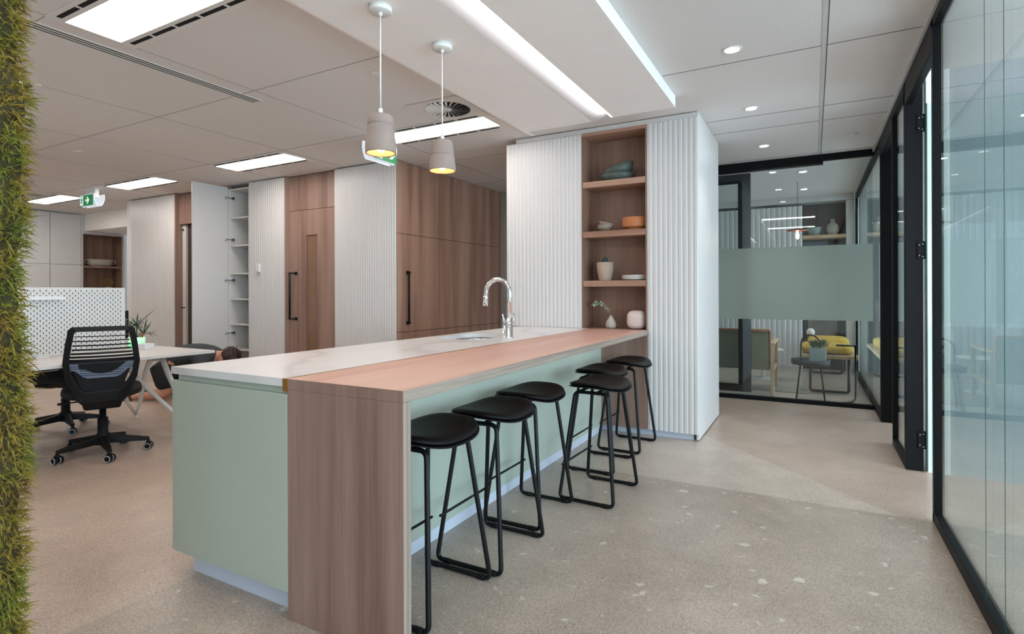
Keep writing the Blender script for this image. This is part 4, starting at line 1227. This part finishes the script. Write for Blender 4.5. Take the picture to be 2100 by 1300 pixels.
# ------------------------------------------------------------------ office chairs
def make_chair(label):
    t = thing('office_chair', label, 'chair', (0, 0, 0), 0, 'black mesh office chairs')
    for k in range(5):
        a = 2 * math.pi * k / 5 + .14
        c, s = math.cos(a), math.sin(a)
        m = MB()
        def q(r, w, z): return (r * c - w * s, r * s + w * c, z)
        m.hexa([q(.03, -.030, .085), q(.295, -.016, .072), q(.295, .016, .072), q(.03, .030, .085), q(.03, -.026, .150), q(.30, -.013, .098), q(.30, .013, .098), q(.03, .026, .150)])
        arm = m.build('base_arm', 'plastic', t, .006)
        ca = R(-35 + (0, 14, -12, 8, -20)[k])
        ux, uy = math.cos(ca), math.sin(ca)
        px, py = .292 * c, .292 * s
        for sd_ in (-1, 1):
            m = MB(); cx_, cy_ = px + ux * .020 * sd_, py + uy * .020 * sd_
            m.tube([(cx_ - ux * .009, cy_ - uy * .009, .029), (cx_ + ux * .009, cy_ + uy * .009, .029)], .028, 24)
            w = m.build('caster_wheel', 'plastic', t)
            m = MB()
            for e in (-1, 1):
                ex = .0094 * e
                ringp = []
                for j in range(24):
                    b = 2 * math.pi * j / 24
                    h = Vector((-uy, ux, 0)) * math.cos(b) * .022 + Vector((0, 0, 1)) * math.sin(b) * .022
                    ringp.append(Vector((cx_ + ux * ex, cy_ + uy * ex, .029)) + h)
                m.tube(ringp, .0035, 6, closed=True)
            m.build('wheel_ring', 'ring', w)
        m = MB(); m.tube([(px, py, .032), (px, py, .080)], .010, 10); m.tube([(px - ux * .012, py - uy * .012, .052), (px + ux * .012, py + uy * .012, .052)], .016, 12)
        m.build('caster_fork', 'plastic', arm)
    m = MB(); m.lathe([(0, .078), (.048, .078), (.050, .15), (.034, .165), (.034, .28), (.022, .285), (.022, .40), (0, .40)], seg=28); m.build('gas_column', 'plastic', t)
    m = MB(); m.box(-.12, .10, -.085, .085, .385, .435); m.build('tilt_mechanism', 'plastic', t, .012)
    m = MB(); m.tube([(-.04, -.08, .41), (-.05, -.20, .405), (-.06, -.27, .400)], [.006, .006, .010], 8); m.build('lever', 'plastic', t)
    # seat: front towards -x
    m = MB()
    def seat(u, v):
        a = 2 * math.pi * u; b = -math.pi / 2 + math.pi * v
        def se(c, e): return math.copysign(abs(c) ** e, c)
        cb = se(math.cos(b), .35)
        x = -.045 + .245 * cb * se(math.cos(a), .55); y = .250 * cb * se(math.sin(a), .55)
        z = .478 + .042 * se(math.sin(b), .6) - .02 * (max(0, -x - .15) / .15) ** 2 + .010 * (y / .25) ** 2
        return Vector((x, y, z))
    m.grid(seat, 40, 17, True, True); bmesh.ops.remove_doubles(m.bm, verts=m.bm.verts[:], dist=1e-5)
    m.build('seat', 'fabric', t)
    # back frame: closed band in a slightly reclined and curved surface
    def bp(y, z):
        k = (z - .42) / .55
        return Vector((.225 + .055 * k - .07 * max(0, -k) - .10 * (y / .23) ** 2 * (.35 + .3 * k), y, z))
    outer = [(-.175, .985), (.175, .985), (.196, .965), (.214, .86), (.230, .72), (.212, .60), (.150, .45), (.085, .385), (-.085, .385), (-.150, .45), (-.212, .60), (-.230, .72), (-.214, .86), (-.196, .965)]
    inner = [(-.148, .950), (.148, .950), (.160, .938), (.175, .85), (.190, .73), (.178, .64), (.128, .535), (.100, .515), (-.100, .515), (-.128, .535), (-.178, .64), (-.190, .73), (-.175, .85), (-.160, .938)]
    m = MB()
    O1 = [m.bm.verts.new(bp(y, z)) for y, z in outer]; I1 = [m.bm.verts.new(bp(y, z) + Vector((.004, 0, 0))) for y, z in inner]
    O2 = [m.bm.verts.new(bp(y, z) + Vector((-.030, 0, 0))) for y, z in outer]; I2 = [m.bm.verts.new(bp(y, z) + Vector((-.026, 0, 0))) for y, z in inner]
    n = len(outer)
    for i in range(n):
        j = (i + 1) % n
        for a_, b_ in ((O1, I1), (I1, I2), (I2, O2), (O2, O1)):
            m.bm.faces.new((a_[i], a_[j], b_[j], b_[i]))
    m.build('back_frame', 'plastic', t, .006, 2)
    # lower shell wrapping down to the mechanism
    m = MB()
    m.hexa([(.06, -.07, .375), (.06, .07, .375), (.205, .11, .375), (.205, -.11, .375), (.06, -.06, .43), (.06, .06, .43), (.235, .13, .45), (.235, -.13, .45)])
    m.build('back_support', 'plastic', t, .012, 3)
    # horizontal webbing: thin bars that grow denser towards the lumbar
    zs = [.915, .882, .850, .820, .792, .767, .744]
    for i, z in enumerate(zs):
        m = MB(); hw = .160 + .028 * i / 6; h = .0035 + .0009 * i
        pts = [bp(-hw + 2 * hw * k / 8, z) + Vector((-.012, 0, 0)) for k in range(9)]
        m.tube(pts, h, 6); m.build('webbing_strip', 'plastic', t)
    m = MB()
    V = m.grid(lambda u, v: bp(-.190 + .38 * u, .722 + .026 * v) + Vector((-.012, 0, 0)), 9, 3)
    m.build('webbing_strip', 'plastic', t)
    m = MB()
    m.grid(lambda u, v: bp((-.188 + .376 * u) * (.62 + .38 * v), .52 + .20 * v) + Vector((-.020, 0, 0)), 9, 5); m.build('mesh_panel', 'fabric', t)
    lum = [(-.185, .716), (.185, .716), (.183, .675), (.150, .665), (.115, .625), (.085, .612), (-.085, .612), (-.115, .625), (-.150, .665), (-.183, .675)]
    m = MB()
    A = [m.bm.verts.new(bp(y, z) + Vector((-.006, 0, 0))) for y, z in lum]; B = [m.bm.verts.new(v.co + Vector((-.006, 0, 0))) for v in A]
    m.bm.faces.new(A); m.bm.faces.new(B[::-1])
    for i in range(len(lum)): m.bm.faces.new((A[i], A[(i + 1) % len(lum)], B[(i + 1) % len(lum)], B[i]))
    lp = m.build('lumbar_panel', 'lumbar', t)
    m = MB()
    for z in (.700, .684, .668, .650, .634):
        hw = .18 if z > .67 else .13
        m.tube([bp(-hw + 2 * hw * k / 6, z) + Vector((-.0035, 0, 0)) for k in range(7)], .0018, 5)
    m.build('lumbar_rib', 'plastic', lp)
    return t
ch = make_chair('black mesh back office chair nearest the camera at the white desk')
ch.location = (-4.76, 2.18, 0); ch.rotation_euler = (0, 0, R(-25))
dup(ch, (-5.93, 2.42, 0), R(195), 'second black office chair, mostly hidden on the far side of the desk')

# ------------------------------------------------------------------ person kneeling behind the desk
def skin_body(name, nodes, edges, mat, parent, root=0, sub=2):
    me = bpy.data.meshes.new(name)
    me.from_pydata([n[0] for n in nodes], edges, [])
    o = bpy.data.objects.new(name, me); COL.objects.link(o); o.parent = parent
    me.materials.append(M[mat])
    o.modifiers.new('skin', 'SKIN').use_smooth_shade = True
    for i, n in enumerate(nodes):
        r = n[1]; me.skin_vertices[0].data[i].radius = r if isinstance(r, tuple) else (r, r)
        me.skin_vertices[0].data[i].use_root = (i == root)
    s = o.modifiers.new('sub', 'SUBSURF'); s.levels = sub; s.render_levels = sub
    return o
pe = thing('person', 'person kneeling on all fours behind the desk in a charcoal shirt and black shorts', 'person', (-6.42, 3.80, 0), R(28.7))
# local +x: towards the head (right in the view); y away from the viewer
N = [((-.22, 0, .46), (.110, .095)),   # 0 pelvis
     ((-.05, 0, .50), (.115, .095)),   # 1 waist
     ((.14, 0, .53), (.140, .100)),    # 2 chest
     ((.27, 0, .53), (.125, .080)),    # 3 upper chest
     ((.36, 0, .50), (.058, .058)),    # 4 neck
     ((.43, 0, .485), (.070, .082)),   # 5 head base
     ((.51, 0, .470), (.085, .098)),   # 6 head
     ((.575, 0, .450), (.055, .070)),  # 7 crown
     ((-.20, -.11, .36), (.072, .072)), ((-.16, -.12, .20), (.070, .070)), ((-.14, -.12, .075), (.062, .062)),   # 8,9,10 right thigh to knee
     ((-.32, -.12, .060), (.056, .052)), ((-.47, -.12, .050), (.040, .040)), ((-.56, -.12, .045), (.038, .036)), ((-.62, -.12, .030), (.030, .040)),  # 11-14 shin, ankle, heel, toe
     ((-.20, .11, .36), (.072, .072)), ((-.14, .12, .20), (.070, .070)), ((-.11, .12, .075), (.062, .062)),      # 15,16,17
     ((-.29, .12, .060), (.056, .052)), ((-.44, .12, .050), (.040, .040)), ((-.53, .12, .045), (.038, .036)), ((-.59, .12, .030), (.030, .040)),  # 18-21
     ((.27, -.17, .46), (.046, .046)), ((.31, -.21, .27), (.043, .043)), ((.34, -.18, .07), (.030, .030)), ((.41, -.17, .028), (.030, .018)),   # 22-25 arm
     ((.27, .17, .46), (.046, .046)), ((.31, .21, .27), (.043, .043)), ((.36, .18, .07), (.030, .030)), ((.43, .17, .028), (.030, .018))]      # 26-29
E_ = [(0, 1), (1, 2), (2, 3), (3, 4), (4, 5), (5, 6), (6, 7), (0, 8), (8, 9), (9, 10), (10, 11), (11, 12), (12, 13), (13, 14), (0, 15), (15, 16), (16, 17), (17, 18), (18, 19), (19, 20), (20, 21),
      (3, 22), (22, 23), (23, 24), (24, 25), (3, 26), (26, 27), (27, 28), (28, 29)]
# fingers: five separate chains on each hand
for (hi, sy) in ((25, -1), (29, 1)):
    hx, hy, hz = N[hi][0]
    for k, (dy, l) in enumerate(((-.026, .060), (-.009, .075), (.009, .072), (.025, .055))):
        b = len(N)
        N.append(((hx + .035, hy + dy, .026), (.0095, .009))); N.append(((hx + .035 + l * .55, hy + dy * 1.25, .030), (.0085, .008))); N.append(((hx + .035 + l, hy + dy * 1.35, .014), (.0070, .007)))
        E_ += [(hi, b), (b, b + 1), (b + 1, b + 2)]
    b = len(N)
    N.append(((hx - .005, hy - sy * .035, .024), (.011, .010))); N.append(((hx + .030, hy - sy * .058, .016), (.0085, .008)))
    E_ += [(hi, b), (b, b + 1)]
body = skin_body('body', N, E_, 'skin', pe)
SH = [((-.25, 0, .455), (.165, .140)), ((-.15, 0, .48), (.165, .140)), ((-.05, 0, .505), (.148, .124)), ((.14, 0, .535), (.178, .135)), ((.27, 0, .535), (.162, .115)), ((.395, 0, .500), (.092, .092)),
      ((.27, -.175, .47), (.085, .085)), ((.298, -.205, .33), (.072, .072)), ((.27, .175, .47), (.085, .085)), ((.298, .205, .33), (.072, .072))]
skin_body('shirt', SH, [(0, 1), (1, 2), (2, 3), (3, 4), (4, 5), (4, 6), (6, 7), (4, 8), (8, 9)], 'shirt', pe)
TR = [((-.25, 0, .45), (.172, .150)), ((-.13, 0, .475), (.156, .130)), ((-.205, -.115, .37), (.135, .135)), ((-.170, -.122, .22), (.115, .115)), ((-.15, -.122, .12), (.098, .098)),
      ((-.205, .115, .37), (.135, .135)), ((-.150, .122, .22), (.115, .115)), ((-.13, .122, .12), (.098, .098))]
skin_body('shorts', TR, [(0, 1), (0, 2), (2, 3), (3, 4), (0, 5), (5, 6), (6, 7)], 'trouser', pe)
m = MB()
def hairf(u, v):
    a = 2 * math.pi * u; b = -math.pi * .22 + math.pi * .72 * v
    wv = 1 + .06 * math.sin(9 * a + 3 * b) + .05 * math.sin(17 * a)
    return Vector((.495 + .122 * wv * math.sin(b) * .9 + .02, .098 * wv * math.cos(b) * math.cos(a), .485 + .112 * wv * math.cos(b) * math.sin(a)))
m.grid(hairf, 36, 14, True, True); bmesh.ops.remove_doubles(m.bm, verts=m.bm.verts[:], dist=1e-5)
random.seed(9)
for i in range(70):
    p = hairf(random.random(), random.uniform(.35, 1)); c = Vector((.50, 0, .485)); d = (p - c).normalized()
    t = Vector((random.gauss(0, 1), random.gauss(0, 1), random.gauss(-.4, .6))).normalized() * .6
    m.tube([p - d * .01, p + (d * .5 + t * .4) * .022, p + (d * .6 + t) * .036], [.006, .004, .0008], 5)
m.build('hair', 'hair', pe)
m = MB()
for s in (-1, 1):
    m.lathe([(0, 0), (.008, .003), (.015, .008), (.016, .014), (.009, .016), (0, .012)], seg=14)
    for v in m.bm.verts[-58:]: pass
m.bm.clear()
for s in (-1, 1):
    base = len(m.bm.verts)
    pts = [Vector((.455 + .016 * math.cos(b), s * .091, .468 + .026 * math.sin(b))) for b in [2 * math.pi * i / 14 for i in range(14)]]
    m.tube(pts, .006, 6, closed=True); m.bm.faces.new([m.bm.verts.new(p) for p in pts])
m.build('ear', 'skin', pe)
m = MB()   # face: nose, brow and lips towards the floor
m.tube([(.50, 0, .385), (.512, 0, .362), (.488, 0, .372)], [.010, .014, .010], 8)
m.tube([(.455, -.028, .385), (.450, 0, .378), (.455, .028, .385)], [.005, .008, .005], 8)
m.build('nose', 'skin', pe)
m = MB()
for s in (-1, 1): m.lathe([(0, -.012), (.009, -.009), (.012, 0), (.009, .009), (0, .012)], (.535, s * .034, .385), 12)
m.build('eye', 'rim', pe)
for s, x in ((-1, -.60), (1, -.57)):
    m = MB()
    m.tube([(x + .06, s * .12, .050), (x - .01, s * .12, .048), (x - .075, s * .12, .045), (x - .10, s * .12, .045)], [.046, .050, .040, .018], 12)
    m.build('shoe', 'shoe', pe)

# ------------------------------------------------------------------ moss panel at the left edge
MX, MY = -1.683, .520
mp = thing('moss_panel', 'upright panel end thickly covered in yellow green preserved moss', 'moss panel', (MX, MY, 0))
m = MB(); m.box(-.40, -.022, .0, .070, 0, 2.68); m.build('backing_board', 'moss_back', mp)
m = MB(); m.box(-.40, -.004, -.012, -.0005, 0, 2.68); m.build('edging_strip', 'pale_edge', mp, .001)
m = MB()
def lump(u, v):
    z = 2.66 * v; a = math.pi * (u) - math.pi / 2 + .0
    w = .012 * math.sin(z * 9.0) + .010 * math.sin(z * 23 + 1) + .008 * math.sin(z * 41 + 2 * a)
    return Vector((-.024 + (.046 + 1.2 * w) * max(0, math.cos(a)), .040 + (.040 + .3 * w) * math.sin(a), z + .01))
m.grid(lump, 10, 220)
m.build('moss_bed', 'moss_back', mp)
m = MB(); random.seed(3)
for i in range(5200):
    z = random.uniform(.02, 2.64); u = random.uniform(.08, 1.0); b0 = lump(u, z / 2.66)
    a = math.pi * u - math.pi / 2
    d = Vector((max(.15, math.cos(a)), math.sin(a) * .8, random.uniform(-.75, .55))) + Vector((random.gauss(0, .35), random.gauss(0, .35), random.gauss(0, .35)))
    d.normalize(); l = random.uniform(.020, .046) * (1.5 if random.random() < .05 else 1)
    droop = Vector((0, 0, -random.uniform(.0, .012)))
    p1 = b0 + d * l * .5; p2 = b0 + d * l + droop
    sd_ = d.cross(Vector((random.gauss(0, 1), random.gauss(0, 1), random.gauss(0, 1)))).normalized()
    w = random.uniform(.0010, .0022)
    vs4 = [m.bm.verts.new(q) for q in (b0 - d * .006 - sd_ * w, b0 - d * .006 + sd_ * w, p1 + sd_ * w * .9, p1 - sd_ * w * .9, p2)]
    m.bm.faces.new((vs4[0], vs4[1], vs4[2], vs4[3])); m.bm.faces.new((vs4[3], vs4[2], vs4[4]))
    for k in range(3):   # side needles make each tuft feathery
        q0 = b0.lerp(p1, .4 + .5 * k / 2); e = (d * .6 + sd_ * random.choice((-1, 1)) + Vector((0, 0, random.uniform(-.3, .3)))).normalized()
        s2 = e.cross(d).normalized() * w * .7
        vv = [m.bm.verts.new(q) for q in (q0 - s2, q0 + s2, q0 + e * l * .35)]
        m.bm.faces.new(vv)
ms = m.build('moss', 'moss', mp, fix=False); ms['kind'] = 'stuff'

# ------------------------------------------------------------------ meeting room behind the far glass
BYR = 9.65
wall_box('wall_meeting', (-2.32, .60, BYR + .36, BYR + .46, 0, CEIL))
wall_box('wall_meeting', (-2.32, -2.21, 6.83, BYR + .36, 0, CEIL))
mc = thing('fluted_cabinet', 'pale fluted wall cabinet along the back of the meeting room', 'cabinet', (-1.2, BYR, 0))
for a, b in ((-2.2, -1.45), (-1.446, -.898), (-.894, -.146)):
    q = MB(); q.prism([(x + 1.2, y - BYR) for x, y in flute_poly(a, b, BYR, .010, .075)], 'z', .06, 2.56); q.build('fluted_door', 'white_flute', mc)
q = MB(); q.box(.442 + 1.2, .545 + 1.2, 0, .33, .0, 2.60); q.build('side_panel', 'white', mc)
q = MB(); q.box(-2.2 + 1.2, -.146 + 1.2, .025, .33, 0, 2.56); q.build('carcass', 'white', mc)
q = MB(); q.box(-2.2 + 1.2, .545 + 1.2, .0, .33, 2.605, CEIL - .001); q.build('header', 'white', mc)
q = MB(); q.box(-.143 + 1.2, .44 + 1.2, .30, .32, 0, 2.60); q.build('niche_back', 'brown_dark', mc)
q = MB(); q.box(-.143 + 1.2, .44 + 1.2, .005, .30, 2.045, 2.095); q.build('shelf', 'pale_wood', mc, .002)
m = MB(); m.lathe([(0, 0), (.06, 0), (.085, .05), (.088, .11), (.070, .165), (.035, .19), (.030, .225), (.034, .24), (.026, .24), (.024, .20), (0, .19)], seg=36)
one('bottle_vase', m, 'stoneware', 'pale bottle shaped vase on the meeting room shelf', 'vase', (.27, BYR + .13, 2.0955))
m = MB(); m.lathe([(0, 0), (.07, 0), (.10, .13), (.095, .13), (.06, .01), (0, .01)], seg=28)
one('shelf_pot', m, 'planter', 'muted green pot on the meeting room shelf beside the vase', 'pot', (.02, BYR + .13, 2.0955))
m = MB(); m.box(-.20, .20, -.012, .012, 0, .62)
one('canvas_art', m, 'art', 'mottled brown canvas leaning behind the bench in the meeting room', 'picture', (.13, BYR + .20, .48), 0, None, .003)
m = MB(); m.box(-.16, .19, 0, .012, 0, .22)
one('grey_panel', m, 'lumbar', 'flat blue grey board below the meeting room shelf', 'panel', (.02, BYR + .285, 1.80))
# rug
m = MB(); m.box(-1.4, -.03, 0, 2.0, .0005, .010)
one('rug', m, 'rug', 'pale flat woven rug under the armchair in the meeting room', 'rug', (-.04, 7.47, 0))
# bench with two cushions
bn = thing('bench', 'timber topped bench on black sled legs in the meeting room', 'bench', (.17, 8.55, .0))
m = MB(); m.box(-.29, .29, -1.03, 1.0, .425, .465); m.build('bench_top', 'pale_wood', bn, .003)
for y in (-.92, .85):
    m = MB(); m.tube(fillet([(-.20, y, .424), (-.20, y, .022), (.20, y, .022), (.20, y, .424)], .03), .016, 10); m.build('leg', 'black', bn)
def cushion(label, loc, sx, sy, h):
    m = MB()
    def cf_(u, v):
        a = 2 * math.pi * u; b = -math.pi / 2 + math.pi * v
        def se(c, e): return math.copysign(abs(c) ** e, c)
        cb = se(math.cos(b), .4)
        return Vector((sx * cb * se(math.cos(a), .4), sy * cb * se(math.sin(a), .4), h * .5 + h * .5 * se(math.sin(b), .7)))
    m.grid(cf_, 36, 13, True, True); bmesh.ops.remove_doubles(m.bm, verts=m.bm.verts[:], dist=1e-5)
    return one('cushion', m, 'mustard', label, 'cushion', loc, 0, 'mustard cushions on the bench')
cushion('mustard yellow cushion lying at the near end of the bench', (.15, 7.95, .4655), .285, .36, .115)
cushion('mustard yellow cushion lying further back on the bench', (.18, 8.80, .4655), .25, .40, .135)
m = MB(); m.lathe([(0, 0), (.035, .004), (.052, .03), (.050, .07), (.030, .10), (0, .108)], seg=24)
one('white_ornament', m, 'rim', 'small rounded white ornament on the rear mustard cushion', 'ornament', (-.03, 8.85, .601))
# tray table with hoop handle and planter
tt = thing('tray_table', 'black tray side table with a tall hoop handle', 'table', (-.028, 7.13, 0))
m = MB(); m.lathe([(0, .395), (.185, .395), (.195, .40), (.198, .455), (.190, .455), (.186, .405), (0, .403)], seg=40); m.build('tray', 'black_ceramic', tt)
for a in (45, 135, 225, 315):
    c, s = math.cos(R(a)), math.sin(R(a))
    m = MB(); m.tube([(.14 * c, .14 * s, .396), (.20 * c, .17 * s, .006)], .009, 8); m.build('leg', 'black', tt)
m = MB(); m.tube([(-.095 , .0, .41)] + [(-.095 * math.cos(R(t)), .0, .62 + .11 * math.sin(R(t))) for t in range(0, 181, 15)] + [(.095, .0, .41)], .008, 8); m.build('hoop_handle', 'black', tt)
pl = thing('planter', 'grey green box planter with a leafy plant on the tray table', 'plant', (.045, 7.16, .4035))
m = MB(); m.box(-.085, .085, -.065, .065, 0, .18); m.build('box_pot', 'planter', pl, .006)
m = MB(); random.seed(5)
for i in range(70):
    a = random.uniform(0, 6.28); r = random.uniform(.02, .13); h = random.uniform(.0, .10)
    p = Vector((.06 * math.cos(a), .045 * math.sin(a), .18)); q_ = Vector((r * math.cos(a) * 1.1, r * math.sin(a), .19 + h))
    w = Vector((-math.sin(a), math.cos(a), .2)) * .011
    mid = p.lerp(q_, .55) + Vector((0, 0, .02))
    vv = [m.bm.verts.new(x) for x in (p, mid + w, q_, mid - w)]; v2 = [m.bm.verts.new(v.co + Vector((0, 0, .001))) for v in vv]
    m.bm.faces.new(vv[::-1]); m.bm.faces.new(v2)
m.build('leaves', 'leaf', pl)
tb_ = MB(); tb_.tube(fillet([(-.26, -.12, .010), (.0, 0, .010), (.06, .30, .010), (.06, .30, .60)], .08), .009, 8)
tb_.box(-.13, .07, .24, .36, .600, .612)
one('tube_stand', tb_, 'black', 'slim black bent tube stand beside the bench', 'stand', (.362, 7.03, 0))
# armchair
ac = thing('armchair', 'olive armchair with tan leather top and pale timber frame in the meeting room', 'armchair', (-.78, 7.55, .0))
m = MB(); m.hexa([(-.33, -.42, .30), (.33, -.42, .30), (.33, -.30, .30), (-.33, -.30, .30), (-.33, -.50, .755), (.33, -.50, .755), (.33, -.41, .755), (-.33, -.41, .755)]); m.build('backrest', 'olive', ac, .02, 3)
m = MB(); m.hexa([(-.33, -.515, .755), (.33, -.515, .755), (.33, -.405, .755), (-.33, -.405, .755), (-.33, -.51, .785), (.33, -.51, .785), (.33, -.415, .785), (-.33, -.415, .785)]); m.hexa([(.331, -.42, .30), (.345, -.42, .30), (.345, -.30, .30), (.331, -.30, .30), (.331, -.51, .775), (.345, -.51, .775), (.345, -.41, .775), (.331, -.41, .775)]); m.build('back_cover', 'tan', ac, .004)
m = MB(); m.box(-.31, .31, -.30, .33, .30, .42); m.build('seat_cushion', 'olive', ac, .03, 3)
for s in (-1, 1):
    m = MB(); m.hexa([(s * .36 - .02, -.44, 0), (s * .36 + .02, -.44, 0), (s * .36 + .02, -.40, 0), (s * .36 - .02, -.40, 0), (s * .36 - .02, -.46, .60), (s * .36 + .02, -.46, .60), (s * .36 + .02, -.41, .60), (s * .36 - .02, -.41, .60)]); m.build('leg', 'pale_wood', ac, .004)
    m = MB(); m.box(s * .36 - .02, s * .36 + .02, .30, .345, .012, .60); m.build('leg', 'pale_wood', ac, .004)
    m = MB(); m.box(s * .36 - .028, s * .36 + .028, -.46, .38, .60, .625); m.build('armrest', 'pale_wood', ac, .006)
    m = MB(); m.box(s * .36 - .012, s * .36 + .012, -.40, .30, .27, .31); m.build('side_rail', 'pale_wood', ac, .003)
m = MB(); m.lathe([(0, .405), (.26, .405), (.27, .412), (.26, .42), (0, .42)], seg=40); m.lathe([(0, .0), (.18, .0), (.18, .01), (.025, .02), (.025, .405), (0, .405)], seg=28)
one('round_table', m, 'white_board', 'round white pedestal coffee table beyond the armchair', 'table', (-.62, 8.45, .0105))
# disc pendant
dp_ = thing('disc_pendant', 'dark disc pendant lamp with copper underside and bare bulb in the meeting room', 'lamp', (-.18, 8.30, 1.93))
m = MB(); m.tube([(0, 0, CEIL - 1.93 - .001), (0, 0, .125)], .003, 6); m.build('cord', 'black', dp_)
m = MB(); m.lathe([(0, .13), (.125, .125), (.135, .118), (.135, .112), (0, .114)], seg=40); m.build('disc_shade', 'black_ceramic', dp_)
m = MB(); m.lathe([(0, .1115), (.133, .110), (.133, .1118)], seg=40); m.build('shade_lining', 'copper', dp_)
m = MB(); m.lathe([(0, 0), (.014, .004), (.022, .03), (.020, .06), (.012, .085), (.012, .11), (0, .11)], seg=20); m.build('bulb', 'e_bulb', dp_)
